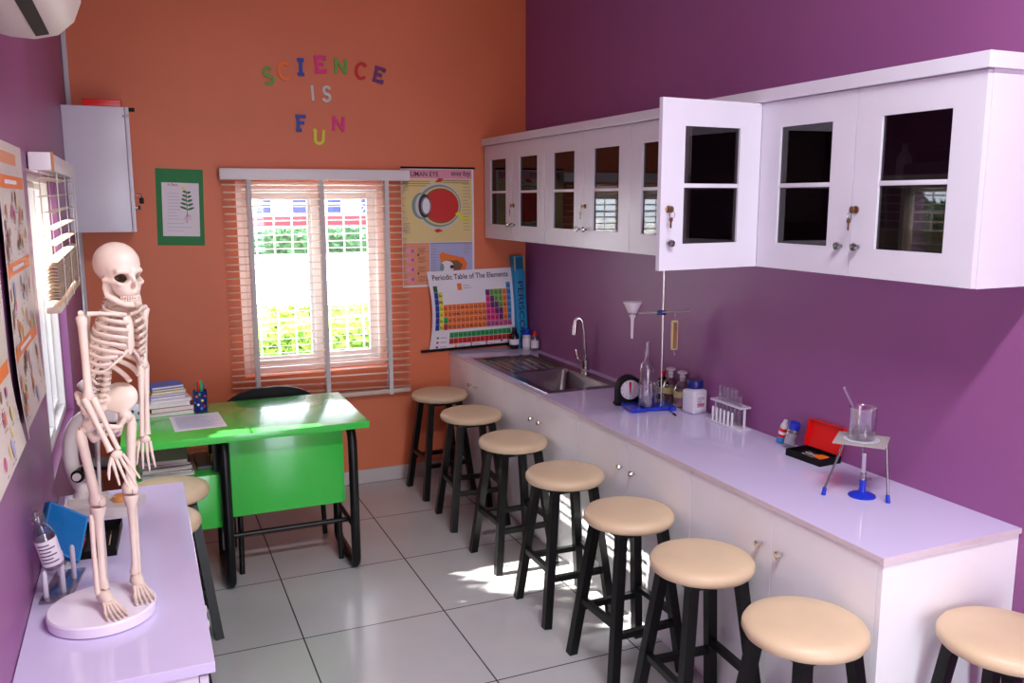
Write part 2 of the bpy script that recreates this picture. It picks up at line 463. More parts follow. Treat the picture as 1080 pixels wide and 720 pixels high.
# ------------------------------------------------------------------ venetian blinds
def slat(B, p0, p1, width_dir, w, tilt, m='slat'):
    """one slightly crowned slat from p0 to p1"""
    p0, p1, d = Vector(p0), Vector(p1), Vector(width_dir)
    up = Vector((0, 0, 1)); n = 3; prof = []
    for i in range(n+1):
        t = i/n-.5; a = d*(t*w*math.cos(tilt)) + up*(t*w*math.sin(tilt)) + up*(.0035*(1-4*t*t)); prof.append(a)
    vs = []
    for p in (p0, p1):
        for a in prof: vs.append(p+a)
        for a in prof: vs.append(p+a-up*.0022)
    m1 = n+1; fs = []
    for i in range(n):
        fs.append((i, i+1, 2*m1+i+1, 2*m1+i)); fs.append((m1+i, 2*m1+m1+i, 2*m1+m1+i+1, m1+i+1))
    fs += [(0, 2*m1, 3*m1, m1), (n, m1+n, 3*m1+n, 2*m1+n)]
    fs += [tuple(range(n+1))[::-1] + tuple(range(m1, m1+n+1)), tuple(range(2*m1, 2*m1+n+1)) + tuple(range(3*m1, 3*m1+n+1))[::-1]]
    B.raw(vs, fs, m)
def blind_back():
    X0, X1 = -1.872, -.818
    t = thing('venetian_blind', 'cream venetian blind lowered over the window in the orange wall', 'blind', (-1.345, -.055, 1.93))
    ox, oy, oz = t.location
    MB().box((-1.888-ox, -.033, -.062), (-.80-ox, .035, 0), 'railwhite', .006).build('headrail', t)
    B = MB(); z = 1.842; i = 0
    while z > .60:
        dz = rnd.uniform(-.003, .003); sk = (0 if z > .9 else (.9-z)*.06)
        slat(B, (X0-ox+rnd.uniform(-.006, .006), 0, z-oz+dz+sk), (X1-ox+rnd.uniform(-.006, .006), 0, z-oz-dz-sk), (0, 1, 0), .045, R(-7))
        z -= .0405; i += 1
    B.build('slats', t, smooth=True)
    MB().box((X0-ox, -.022, .575-oz), (X1-ox, .022, .602-oz), 'slat', .006).build('bottom_rail', t)
    for x in (-1.735, -1.33, -.945):
        T = MB()
        for yy in (-.029, .027): T.box((x-ox-.0125, yy-.0008, .57-oz), (x-ox+.0125, yy+.0008, 1.87-oz), 'tape')
        T.build('ladder_tape', t, smooth=False)
blind_back()
def blind_left():
    Y0, Y1 = -2.14, -.98
    t = thing('venetian_blind', 'half-raised venetian blind on the window of the purple wall beside the posters', 'blind', (XL+.037, (Y0+Y1)/2, 1.90))
    ox, oy, oz = t.location
    hr = MB().box((-.033, Y0-oy, -.055), (.03, Y1-oy, 0), 'railwhite', .005).build('headrail', t)
    MB().box((.0302, Y0-oy-.001, -.056), (.0335, Y0-oy+.05, .001), 'copper', .001).build('rail_end_cap', hr)
    B = MB(); z = 1.82
    zz = []
    while z > 1.56: zz.append(z); z -= .052
    k = 0
    while z > 1.435: zz.append(z); z -= .0105
    for z in zz:
        s_ = rnd.uniform(-.003, .003)
        slat(B, (0, Y0-oy+.01, z-oz+s_-.0), (0, Y1-oy-.01, z-oz-s_+.012), (1, 0, 0), .044, R(4))
    B.build('slats', t)
    MB().box((-.022, Y0-oy+.01, 1.405-oz), (.022, Y1-oy-.01, 1.428-oz), 'slat', .005).build('bottom_rail', t)
    for y in (Y0+.22, (Y0+Y1)/2, Y1-.22):
        T = MB()
        for xx in (-.026, .026): T.box((xx-.0008, y-oy-.01, 1.41-oz), (xx+.0008, y-oy+.01, 1.85-oz), 'tape')
        T.build('ladder_tape', t, smooth=False)
    pts = [(.028, Y1-oy-.1+.01*math.sin(i*.9), -.05-i*.045) for i in range(14)]
    MB().tube(pts, .0022, 'tape', 6).build('pull_cord', t)
blind_left()

# ------------------------------------------------------------------ upper cabinets
CX, CY0, DW = -.293, -.02, .4394
ZB, ZT = 1.515, 2.086
def knob(parent, loc, d=(-1, 0, 0), m='steel', name='knob'):
    B = MB(); X = Matrix.Translation(loc) @ Vector(d).to_track_quat('Z', 'Y').to_matrix().to_4x4()
    B.lathe([(.006, 0), (.005, .012), (.011, .014), (.013, .019), (.011, .025), (.004, .027)], m, 14, X)
    return B.build(name, parent)
def keylock(parent, loc, face=(-1, 0, 0)):
    """round lock with a key in it and a second key on the ring"""
    f = Vector(face); X = Matrix.Translation(loc) @ f.to_track_quat('Z', 'Y').to_matrix().to_4x4(); B = MB()
    B.lathe([(.012, 0), (.012, .004), (.009, .006)], 'brass', 16, X)
    lk = B.build('lock', parent)
    K = MB(); up = Vector((0, 0, 1)); s = up.cross(f)
    o = Vector(loc)+f*.006
    K.tube([o, o+f*.018], .003, 'brass', 8)
    K.prism([(.009*math.cos(a*math.pi/6), .011*math.sin(a*math.pi/6)) for a in range(12)], .017, .020, 'brass', X)
    c = o+f*.017-up*.018
    K.tube([c+(up*math.cos(a*math.pi/8)+s*math.sin(a*math.pi/8))*.011 for a in range(16)], .001, 'steel', 6, closed=True)
    X2 = Matrix.Translation(c-up*.016-s*.005) @ f.to_track_quat('Z', 'Y').to_matrix().to_4x4()
    K.prism([(.008*math.cos(a*math.pi/6), .008*math.sin(a*math.pi/6)) for a in range(12)], -.0012, .0012, 'brass', X2)
    b = c-up*.022-s*.005
    K.box((b.x-.0015 if abs(f.x) > .5 else b.x-.003, b.y-.003 if abs(f.x) > .5 else b.y-.0015, b.z-.022), (b.x+.0015 if abs(f.x) > .5 else b.x+.003, b.y+.003 if abs(f.x) > .5 else b.y+.0015, b.z+.002), 'brass')
    K.build('key', lk)
def cab_door(parent, w, h, loc, rot=0., knobs=None, lock=None, hinge_side=1):
    """glazed door: local x thickness (front at -x), y along the front from 0 to -w, z up"""
    B = MB(); t = .018; f = .1; gz0, gz1 = .088, h-.088
    f = (w-.242)/2
    for lo, hi in (((0, -f, 0), (t, 0, h)), ((0, -w, 0), (t, -w+f, h)), ((0, -w+f, 0), (t, -f, gz0)), ((0, -w+f, gz1), (t, -f, h))):
        B.box(lo, hi, 'white')
    d = B.build('door', parent, smooth=False); d.location = loc; d.rotation_euler = (0, 0, rot)
    MB().box((.002, -w+f, (gz0+gz1)/2-.007), (.015, -f, (gz0+gz1)/2+.007), 'white', .002).build('glazing_bar', d)
    MB().box((.0085, -w+f, gz0), (.0115, -f, gz1), 'tinted').build('pane', d, smooth=False)
    if knobs is not None: knob(d, (-.0002, knobs, .092))
    if lock is not None: keylock(d, (-.0002, lock, .205))
    return d
ulabels = ['white wall cabinet at the orange wall end, keys in its lock above the poster corner',
           'white wall cabinet with glass doors above the steel sink tap',
           'white wall cabinet with one glass door standing wide open',
           'white wall cabinet at the free end, above the tripod and burner']
CONTENT = []
for i in range(4):
    y0 = CY0-2*DW*i; y1 = y0-2*DW
    t = thing('wall_cabinet', ulabels[i], 'cabinet', (0, y0, ZB), 0, 'glass-door wall cabinets')
    w = 2*DW; h = ZT-ZB; xf = CX+.0195
    B = MB()
    B.box((xf, -.016, 0), (-.002, 0, h), 'white'); B.box((xf, -w+.0, 0), (-.002, -w+.016, h), 'white')
    B.box((xf, -w+.016, 0), (-.002, -.016, .016), 'white'); B.box((xf, -w+.016, h-.016), (-.002, -.016, h), 'white')
    B.build('carcass', t, smooth=False)
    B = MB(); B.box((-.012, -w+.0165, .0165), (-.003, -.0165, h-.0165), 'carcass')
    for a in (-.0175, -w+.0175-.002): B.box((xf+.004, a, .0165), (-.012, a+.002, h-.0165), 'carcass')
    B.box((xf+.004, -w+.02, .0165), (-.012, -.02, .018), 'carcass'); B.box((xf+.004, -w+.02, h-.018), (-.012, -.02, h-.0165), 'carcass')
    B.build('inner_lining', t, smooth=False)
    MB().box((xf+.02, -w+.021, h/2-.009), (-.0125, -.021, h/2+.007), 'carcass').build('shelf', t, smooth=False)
    g = .0015
    cab_door(t, DW-2*g, h-.004, (CX, -g, .002), 0, knobs=-DW+.035, lock=None)
    if i != 2:
        cab_door(t, DW-2*g, h-.004, (CX, -DW-g, .002), 0, knobs=-.035, lock=-.018)
    else:
        # hinged at its near edge and swung out into the room: build it from the hinge
        hd = cab_door(t, DW-2*g, h-.004, (0, 0, 0), 0, knobs=-.035, lock=-.032)
        for me in [hd.data]+[c.data for c in hd.children]+[k.data for c in hd.children for k in c.children]:
            me.transform(Matrix.Translation((0, DW-2*g, 0)))
        hd.location = (CX+.001, -w+g, .002); hd.rotation_euler = (0, 0, R(95))
co = MB().box((-.307, CY0-8*DW-.012, ZT+.0005), (-.001, CY0+.018, ZT+.043), 'white', .002).build('cornice_board', smooth=False)
tag(co, 'long white cornice board capping the row of wall cabinets', 'cornice')
# things kept behind the glass
def in_cab(o, label, cat): return tag(o, label, cat)
zs = ZB+(ZT-ZB)/2+.0075
B = MB(); B.lathe([(.03, 0), (.055, .02), (.06, .05), (.045, .085), (.02, .105), (.018, .14), (.024, .145)], 'blue', 24)
in_cab(B.build('flask', None, (-.14, -3.0, zs)), 'round blue flask behind glass on the upper cabinet shelf', 'flask')
B = MB(); B.box((-.1, -.13, 0), (.1, .13, .05), 'bookgrey', .006); B.box((-.09, -.12, .05), (.08, .1, .085), 'blackplastic', .006)
in_cab(B.build('storage_box', None, (-.135, -3.36, zs)), 'dark flat storage boxes behind the end cabinet glass', 'box')
B = MB()
B.lathe([(.022, 0), (.022, .07), (.009, .09), (.009, .11)], 'lgrey', 16)
in_cab(B.build('small_bottle', None, (-.2, -3.2, zs)), 'small pale bottle behind glass beside the dark storage boxes', 'bottle')
B = MB(); B.box((-.1, -.11, 0), (.1, .11, .12), 'brownprint', .004)
in_cab(B.build('carton', None, (-.13, -.27, zs)), 'brown carton behind glass nearest the orange wall', 'box')
B = MB(); B.box((-.1, -.1, 0), (.1, .1, .1), 'bookgrey', .004)
in_cab(B.build('carton', None, (-.13, -.68, zs)), 'grey carton behind the second glass door from the orange wall', 'box')
B = MB(); B.box((-.09, -.11, 0), (.09, .11, .14), 'bookgrey', .004)
in_cab(B.build('carton', None, (-.13, -1.12, zs)), 'grey carton behind glass above the steel drainer', 'box')

# ------------------------------------------------------------------ base cabinets, worktop and sink
HC = .80; KX = -.537; KE = -3.533; TH = .016
blabels = ['white base cabinet under the steel drainer against the orange wall', 'white base cabinet under the sink bowl',
           'white base cabinet under the stop clock and retort stand', 'white base cabinet at the free end of the counter']
UW = -KE/4
for i in range(4):
    y0 = -UW*i; t = thing('base_cabinet', blabels[i], 'cabinet', (0, y0-.0, 0), 0, 'white base cabinets')
    w = UW; h = HC-TH-.001; xf = KX+.021; B = MB(); e = .001 if i == 0 else 0
    B.box((xf, -.016, 0), (-.001, -e, h if i != 1 else .58), 'whitepanel'); B.box((xf if i < 3 else KX+.002, -w, 0), (-.001, -w+.016, h if i != 0 else .58), 'whitepanel')
    B.box((xf, -w+.016, .05), (-.001, -.016, .066), 'whitepanel'); B.box((-.016, -w+.016, .066), (-.001, -.016, h if i > 1 else .58), 'whitepanel')
    B.box((xf+.02, -w+.016, 0), (xf+.036, -.016, .05), 'whitepanel')
    B.build('carcass', t, smooth=False)
    for k in range(2):
        ya = -w*k/2-.0012-(e if k == 0 else 0); yb = -w*(k+1)/2+.0012+(.017 if (i == 3 and k == 1) else 0)
        d = MB().box((KX+.002, yb, .05), (KX+.02, ya, h-.002), 'whitepanel', .0012).build('door', t, smooth=False)
        ky = -w/2+.048 if k == 0 else -w/2-.048
        knob(d, (KX+.002, ky, .655), m='chrome')
SY0, SY1, SX0, SX1 = -.345, -1.365, -.49, -.072
B = MB()
for lo, hi in (((KX-.004, KE-.006, 0), (0-.0005, SY1, 1)), ((KX-.004, SY0, 0), (-.0005, -.0005, 1)), ((KX-.004, SY1, 0), (SX0, SY0, 1)), ((SX1, SY1, 0), (-.0005, SY0, 1))):
    B.box((lo[0], lo[1], HC-TH), (hi[0], hi[1], HC), 'lilac')
wt = B.build('worktop', smooth=False)
tag(wt, 'long glossy lilac worktop over the white base cabinets along the purple wall', 'worktop')
B = MB(); B.box((KX-.0055, KE-.0075, HC-TH), (KX-.0042, -.001, HC-.0006), 'edge'); B.box((KX-.0042, KE-.0075, HC-TH), (-.001, KE-.0062, HC-.0006), 'edge')
B.build('edge_band', wt, smooth=False)

def sink():
    t = thing('sink', 'stainless steel sink with ribbed drainer set into the lilac worktop', 'sink', (-.28, -.85, HC))
    ox, oy, oz = t.location
    X0, X1, Y0, Y1 = SX0-.012-ox, SX1+.012-ox, SY1-.012-oy, SY0+.012-oy   # rim
    b0, b1, c0, c1 = SX0+.03-ox, SX1-.05-ox, SY1+.03-oy, -.83-oy            # bowl mouth
    z = .004; B = MB(); k = 'steel'
    # flat deck around the bowl and the drainer field, as one skin
    d0, d1 = c1+.03, Y1-.03
    xs = [X0, b0, b1, X1]; ys = [Y0, c0, c1, d0, d1, Y1]
    for i in range(3):
        for j in range(5):
            if i == 1 and j in (1, 3): continue
            B.box((xs[i], ys[j], .0002), (xs[i+1], ys[j+1], z), k)
    dk = B.build('rim', t, smooth=False)
    # bowl
    B = MB(); dep = .165; r = .05
    def loop(x0, x1, y0, y1, rr, zz):
        pts = []
        for cx, cy, a0 in ((x1-rr, y1-rr, 0), (x0+rr, y1-rr, 90), (x0+rr, y0+rr, 180), (x1-rr, y0+rr, 270)):
            for s_ in range(6):
                a = R(a0+90*s_/5); pts.append((cx+rr*math.cos(a), cy+rr*math.sin(a), zz))
        return pts
    L = [loop(b0-.002, b1+.002, c0-.002, c1+.002, .012, z), loop(b0+.002, b1-.002, c0+.002, c1-.002, .03, z-.01), loop(b0+.008, b1-.008, c0+.008, c1-.008, .045, -dep+.03),
         loop(b0+.03, b1-.03, c0+.03, c1-.03, .05, -dep), loop(b0+.15, b1-.15, c0+.2, c1-.2, .01, -dep-.004)]
    vs = [p for l in L for p in l]; n = len(L[0]); fs = []
    for a in range(len(L)-1):
        for i in range(n): fs.append((a*n+i, a*n+(i+1) % n, (a+1)*n+(i+1) % n, (a+1)*n+i))
    fs.append(tuple(range((len(L)-1)*n, len(L)*n)))
    B.raw(vs, fs, k); bo = B.build('bowl', t, ang=60, fix=False)
    cx, cy = (b0+b1)/2, (c0+c1)/2
    MB().lathe([(.03, -dep-.003), (.03, -dep+.001), (.024, -dep+.002), (.018, -dep-.002)], 'chrome', 20, Matrix.Translation((cx, cy, 0))).build('drain', bo)
    # drainer field with ridges
    B = MB(); B.box((b0, d0, -.012), (b1, d1, -.009), k)
    for (p, q, rr, ss) in ((b0, b1, d0, d0), (b0, b1, d1, d1)):
        pass
    B.box((b0-.002, d0-.002, -.012), (b0, d1+.002, z-.001), k); B.box((b1, d0-.002, -.012), (b1+.002, d1+.002, z-.001), k)
    B.box((b0, d0-.002, -.012), (b1, d0, z-.001), k); B.box((b0, d1, -.012), (b1, d1+.002, z-.001), k)
    for i in range(6):
        x = b0+.04+i*(b1-b0-.08)/5
        B.tube([(x, d0+.03, -.0115), (x, d0+.05, -.0075), (x, d1-.05, -.0075), (x, d1-.03, -.0105)], .0050, k, 8)
    B.build('drainer', t)
    # mixer tap
    B = MB(); fx, fy = -.062, -.9
sink()
def tap():
    t = thing('mixer_tap', 'tall chrome gooseneck tap behind the sink bowl', 'tap', (-.045, -.92, HC+.0005))
    MB().lathe([(.027, 0), (.027, .006), (.021, .01), (.019, .055), (.021, .06), (.012, .066)], 'chrome', 20).build('body', t)
    pts = [(0, 0, .06), (-.004, 0, .15), (-.010, .002, .22), (-.02, .004, .275)]
    for i in range(1, 9):
        a = R(180*i/8); pts.append((-.02-.018*(1-math.cos(a)), .004+.007*(1-math.cos(a)), .275+.022*math.sin(a)))
    pts += [(-.057, .018, .26)]
    MB().tube(pts, .0105, 'chrome', 12).build('spout', t)
    MB().tube([(-.057, .0182, .265), (-.060, .019, .205)], [.0125, .0135], 'chrome', 14).build('spray_head', t)
    MB().tube([(-.012, .012, .045), (-.03, .035, .06), (-.037, .045, .115)], [.008, .007, .006], 'chrome', 10).build('lever', t)
tap()
# ------------------------------------------------------------------ stools
def make_stool(label):
    t = thing('lab_stool', label, 'stool', (0, 0, 0), 0, 'beige round-topped stools')
    B = MB(); n = 64; prof = [(.10, .574), (.150, .575), (.163, .578), (.168, .588), (.168, .600), (.161, .611), (.14, .619), (.09, .623), (.03, .624)]
    rings = []
    k = B.mi('seat')
    for j, (r, z) in enumerate(prof):
        ring = []
        for i in range(n):
            a = 2*math.pi*i/n; rr = r
            if 0 < j < 4: rr = r*(1+.006*math.sin(a*32)*(1 if j < 3 else .4)+.004*math.sin(a*13+1))
            zz = z+(.0015*math.sin(a*23) if j < 2 else 0)
            ring.append(B.bm.verts.new((rr*math.cos(a), rr*math.sin(a), zz)))
        rings.append(ring)
    for a, b in zip(rings, rings[1:]):
        for i in range(n):
            F = B.bm.faces.new((a[i], a[(i+1) % n], b[(i+1) % n], b[i])); F.material_index = k
    for q in (rings[0][::-1], rings[-1]):
        F = B.bm.faces.new(q); F.material_index = k
    B.build('seat', t, ang=70)
    a, b = .088, .152; sz = .017
    MB().box((-.105, -.105, .552), (.105, .105, .5735), 'black', .004).build('seat_frame', t)
    P = lambda sx, sy, z: Vector((sx*(a+(b-a)*(1-z/.565)), sy*(a+(b-a)*(1-z/.565)), z))
    for sx, sy in ((-1, -1), (1, -1), (1, 1), (-1, 1)):
        MB().tube([P(sx, sy, 0), P(sx, sy, .555)], sz, 'black', sq=True, up=(1, 0, 0)).build('leg', t, smooth=False)
    for (p, q, z) in (((-1, -1), (1, -1), .20), ((-1, 1), (1, 1), .20), ((-1, -1), (-1, 1), .235), ((1, -1), (1, 1), .235)):
        A, C = P(*p, z), P(*q, z); d = (C-A).normalized()
        MB().tube([A+d*.012, C-d*.012], .0115, 'black', sq=True, up=(0, 0, 1)).build('rung', t, smooth=False)
    return t
spots = [(-.715, -.325, 2, 'beige-topped black stool standing against the orange wall beneath the poster stick'),
         (-.715, -.86, -3, 'beige-topped black stool, second in the counter row counted from the orange wall'),
         (-.715, -1.435, 2, 'beige-topped black stool beside the sink bowl, with a leg in the sunlit floor patch'),
         (-.72, -2.0, -1, 'beige-topped black stool, fourth in the counter row, just past the sunlit floor patch'),
         (-.715, -2.515, 2, 'beige-topped black stool, fifth in the counter row counted from the orange wall'),
         (-.718, -2.975, -4, 'beige-topped black stool at the counter with a small dark nick on its seat edge'),
         (-.72, -3.45, 3, 'beige-topped black stool at the near corner of the counter, wrinkled seat rim'),
         (-.275, -3.715, 0, 'beige-topped black stool in front of the white end panel of the counter'),
         (-2.29, -1.55, 4, 'beige-topped black stool between the lilac bench and the green desk'),
         (-2.345, -1.905, -2, 'beige-topped black stool half hidden at the far end of the lilac bench')]
st0 = None
for x, y, r, lab in spots:
    o = make_stool(lab) if st0 is None else copy_tree(st0)
    st0 = st0 or o
    o.location = (x, y, 0); o.rotation_euler = (0, 0, R(r)); o['label'] = lab

# ------------------------------------------------------------------ green desk
def desk():
    t = thing('desk', 'bright green desk on black tubular legs under the window', 'desk', (-1.92, -1.01, 0))
    ox, oy = -1.92, -1.01
    L = lambda x, y, z: (x-ox, y-oy, z)
    MB().box(L(-2.45, -1.35, .718), L(-1.40, -.68, .75), 'green', .004).build('top', t)
    def frame(x):
        B = MB(); r = .019; f, b = -1.262, -.86
        pts = [L(x, f+.10, .70), L(x, f+.055, .692), L(x, f+.022, .675), L(x, f+.006, .63), L(x, f, .5), L(x, f-.002, .3), L(x, f-.003, .06), L(x, f+.008, .032), L(x, f+.03, .0215),
               L(x, b-.04, .0215), L(x, b-.012, .03), L(x, b, .05), L(x, b, .3), L(x, b, .62), L(x, b-.01, .67), L(x, b-.04, .692), L(x, b-.08, .70)]
        B.tube(pts, r, 'black', 10, flat=(1., 1.15)); return B
    for x in (-1.462, -2.035):
        lo = frame(x).build('leg_frame', t)
        MB().tube([L(x, -1.258, .21), L(x, -.862, .21)], .012, 'black', 8).build('brace', lo)
    MB().tube([L(-2.03, -1.13, .21), L(-1.465, -1.13, .21)], .0125, 'black', 10).build('stretcher', t)
    MB().box(L(-2.012, -1.215, .33), L(-1.497, -1.198, .717), 'green', .002).build('modesty_panel', t)
    p = MB(); x0, x1, y0, y1, z0, z1 = -2.43, -2.056, -1.20, -.75, .285, .535
    p.box(L(x0, y0+.018, z0), L(x1, y1, z1), 'green', .002)
    po = p.build('pedestal', t)
    MB().box(L(x0, y0, z0), L(x1, y0+.016, z1), 'green', .002).build('drawer_front', po)
    for yy in (-1.15, -.80):
        for xx in (-2.43, -2.076): MB().box(L(xx, yy-.01, .5352), L(xx+.018, yy+.01, .7178), 'black').build('hanger', po, smooth=False)
desk()
def chair():
    t = thing('chair', 'black chair tucked in behind the green desk, only its rounded back showing above', 'chair', (-1.74, -.88, 0))
    MB().box((-.24, -.20, .415), (.24, .2, .455), 'blackplastic', .018, seg=3).build('seat', t)
    for sx, sy, k in ((-.232, -.212, 0), (.240, -.222, 0), (-.232, .14, 1), (.232, .14, 1)):
        B = MB()
        if k: B.tube([(sx, sy, 0), (sx*.98, sy+.06, .42), (sx*.92, .255, .60)], .013, 'black', 10)
        else: B.tube([(sx, sy, 0), (sx*.96, sy+.03, .42)], .013, 'black', 10)
        B.build('leg', t)
    # curved back with a rounded top edge
    pts = []; n = 24; vs = []; fs = []; W = .235; H0, H1 = .52, .785
    for d in (0, .022):
        for j in range(8):
            z = j/7
            for i in range(n+1):
                u = -1+2*i/n; top = H1-(.060*abs(u)**3); zz = H0+(top-H0)*z
                vs.append((u*W*(1 - .04*z), .235-.03*(1-u*u)*-1+d+.03*z, zz))
    m = (n+1)*8
    for s_ in (0, 1):
        for j in range(7):
            for i in range(n):
                a = s_*m+j*(n+1)+i; q = (a, a+1, a+n+2, a+n+1); fs.append(q if s_ == 0 else q[::-1])
    rim = [j*0+i for i in range(n+1)] + [j*(n+1)+n for j in range(1, 8)] + [7*(n+1)+i for i in range(n-1, -1, -1)] + [j*(n+1) for j in range(6, 0, -1)]
    for a, b in zip(rim, rim[1:]+rim[:1]): fs.append((a, b, m+b, m+a))
    MB_ = MB(); MB_.raw(vs, fs, 'blackplastic'); MB_.build('backrest', t)
chair()

# ------------------------------------------------------------------ bench below the purple window wall
BX0, BX1, BY0, BY1 = XL+.0015, -2.238, -3.37, -2.09
B = MB(); B.box((BX0, BY0, .776), (BX1, BY1, .80), 'lilac', .002)
bt = tag(B.build('benchtop', smooth=False), 'pale lilac benchtop carrying the model skeleton and microscope', 'worktop')
t = thing('bench_cabinet', 'white low cabinet under the benchtop with the skeleton', 'cabinet', (BX0, BY0, 0))
w, l = BX1-BX0-.012, BY1-BY0-.008
B = MB()
B.box((.013, .004, .0), (w-.022, .02, .775), 'white'); B.box((.013, l-.016, 0), (w-.022, l, .775), 'white')
B.box((.013, .02, .05), (w-.022, l-.016, .066), 'white'); B.box((.013, .02, .066), (.025, l-.016, .775), 'white'); B.box((w-.06, .02, 0), (w-.045, l-.016, .05), 'white')
B.build('carcass', t, smooth=False)
MB().lathe([(.005, 0), (.0045, .002), (.001, .003)], 'mgrey', 12, Matrix.Translation((w-.05, .004, .745)) @ Matrix.Rotation(R(90), 4, 'X')).build('screw_cap', t)
for k in range(3):
    a = .006+(l-.01)*k/3; b = .006+(l-.01)*(k+1)/3-.003
    d = MB().box((w-.020, a, .05), (w-.002, b, .77), 'white', .0012).build('door', t, smooth=False)
    knob(d, (w-.002, b-.04 if k != 1 else a+.04, .70), (1, 0, 0), 'lgrey')

# ------------------------------------------------------------------ wall cabinet in the corner, red box, lock
def corner_cab():
    x0, x1, y0, y1, z0, z1 = XL+.027, -2.325, -.44, -.035, 1.60, 2.203
    t = thing('wall_cabinet', 'small white cabinet hung in the corner beside the blind, padlocked, red box on top', 'cabinet', (x0, y1, z0))
    w, d, h = x1-x0, y1-y0, z1-z0
    MB().box((-.026, -d, 0), (w-.02, 0, h), 'white', .002).build('carcass', t)
    dr = MB().box((w-.018, -d, 0), (w, 0, h), 'white', .002).build('door', t)
    MB().box((w-.03, -d-.004, h-.05), (w+.004, -d-.0002, h-.038), 'mgrey', .001).box((w+.0002, -d+.004, h-.02), (w+.028, -d+.03, h-.002), 'blackplastic', .003).build('catch', dr)
    B = MB(); B.box((w+.0005, -d+.01, .178), (w+.022, -d+.03, .182), 'steel'); B.tube([(w+.012, -d+.02, .185), (w+.03, -d+.02, .188), (w+.034, -d+.02, .165)], .003, 'steel', 8)
    hs = B.build('hasp', dr)
    MB().box((w+.020, -d+.010, .138), (w+.042, -d+.03, .168), 'blackplastic', .004).build('padlock', hs)
    knob(dr, (w+.0002, -d+.022, .118), (1, 0, 0), 'steel')
    B = MB(); B.box((-.085, -.06, 0), (.085, .06, .032), 'red', .006); B.box((-.087, -.062, .022), (.087, .062, .034), 'red', .005)
    tag(B.build('plastic_box', None, (-2.44, -.37, z1+.0005)), 'flat red plastic box on top of the small corner cabinet', 'box')
corner_cab()

# ------------------------------------------------------------------ air conditioner
def aircon():
    y0, y1 = -3.55, -2.76
    t = thing('air_conditioner', 'cream split air conditioner high on the purple wall, dark outlet slot beneath', 'air conditioner', (XL+.001, y1, 2.13))
    # section in x (out from the wall), z up
    sec = [(.0, .015), (.05, .002), (.10, .0), (.150, .012), (.186, .045), (.204, .09), (.208, .15), (.205, .23), (.19, .29), (.0, .29)]
    X = Matrix(((1, 0, 0, 0), (0, 0, -1, 0), (0, 1, 0, 0), (0, 0, 0, 1)))
    B = MB(); B.prism(sec, .012, .79, 'cream', X)
    B.build('body', t, ang=50)
    B = MB(); sc = [(.0+(x-.0)*.985, .145+(z-.145)*.97) for x, z in sec]; B.prism(sec, .0, .0115, 'cream', X); B.build('end_cap', t, ang=50)
    # outlet slot: dark recessed strip following the underside curve
    def P(s_): return sec[s_]
    B = MB(); a, b = Vector((.106, 0, .0005)), Vector((.134, 0, .007)); nrm = Vector((.22, 0, -.97))
    vs = [];
    for y in (-.06, -.75):
        for p in (a, b):
            for h in (.0, .004): vs.append(p+Vector((0, y, 0))+nrm*h)
    B.raw(vs, [(0, 1, 3, 2), (4, 6, 7, 5), (0, 4, 5, 1), (2, 3, 7, 6), (1, 5, 7, 3), (0, 2, 6, 4)], 'blackplastic')
    B.build('outlet_slot', t, smooth=False)
    B = MB(); a, b = Vector((.2055, 0, .10)), Vector((.2085, 0, .125))
    B.box((.203, -.79, .105), (.2105, -.0005, .122), 'brownprint', .001); B.build('trim_strip', t)
aircon()

# ------------------------------------------------------------------ wall lettering
def ribbon(B, pts, w, d, m):
    """flat stroke of width w raised d off the wall; pts in (x, z)"""
    P = [Vector((p[0], p[1])) for p in pts]; n = len(P); off = []
    for i in range(n):
        a = P[max(i-1, 0)]; b = P[min(i+1, n-1)]; T = (b-a).normalized(); off.append(Vector((-T.y, T.x))*w/2)
    vs = []
    for y in (0, -d):
        for s_ in (1, -1):
            for p, o in zip(P, off): vs.append((p.x+s_*o.x, y, p.y+s_*o.y))
    fs = []
    for i in range(n-1):
        fs += [(2*n+i, 2*n+i+1, 3*n+i+1, 3*n+i), (i, n+i, n+i+1, i+1), (i, i+1, 2*n+i+1, 2*n+i), (n+i, 3*n+i, 3*n+i+1, n+i+1)]
    fs += [(0, 2*n, 3*n, n), (n-1, 2*n-1, 4*n-1, 3*n-1)]
    B.raw(vs, fs, m)
def arc(cx, cz, rx, rz, a0, a1, n=14): return [(cx+rx*math.cos(R(a0+(a1-a0)*i/n)), cz+rz*math.sin(R(a0+(a1-a0)*i/n))) for i in range(n+1)]
GL = {
 'S': [arc(0, .24, .24, .25, 20, 270)+arc(0, -.25, .27, .25, 90, -160)[1:]],
 'C': [arc(0, 0, .38, .47, 42, 318, 22)],
 'I': [[(0, -.5), (0, .5)], [(-.22, .43), (.22, .43)], [(-.22, -.43), (.22, -.43)]],
 'i': [[(0, -.5), (0, .5)]],
 'E': [[(-.22, -.5), (-.22, .5)], [(-.36, .42), (.36, .42)], [(-.36, -.42), (.36, -.42)], [(-.2, 0), (.24, 0)], [(.32, .5), (.32, .26)], [(.32, -.5), (.32, -.26)]],
 'N': [[(-.36, -.5), (-.36, .5)], [(.36, -.5), (.36, .5)], [(-.38, .46), (.38, -.46)]],
 'F': [[(-.18, -.5), (-.18, .5)], [(-.34, .42), (.36, .42)], [(-.16, .02), (.24, .02)], [(-.34, -.43), (.04, -.43)]],
 'U': [[(-.46, .43), (-.28, .43)], [(-.30, .5), (-.30, -.15)]+arc(0, -.15, .30, .28, 180, 360, 12)+[(.30, .5)]]}
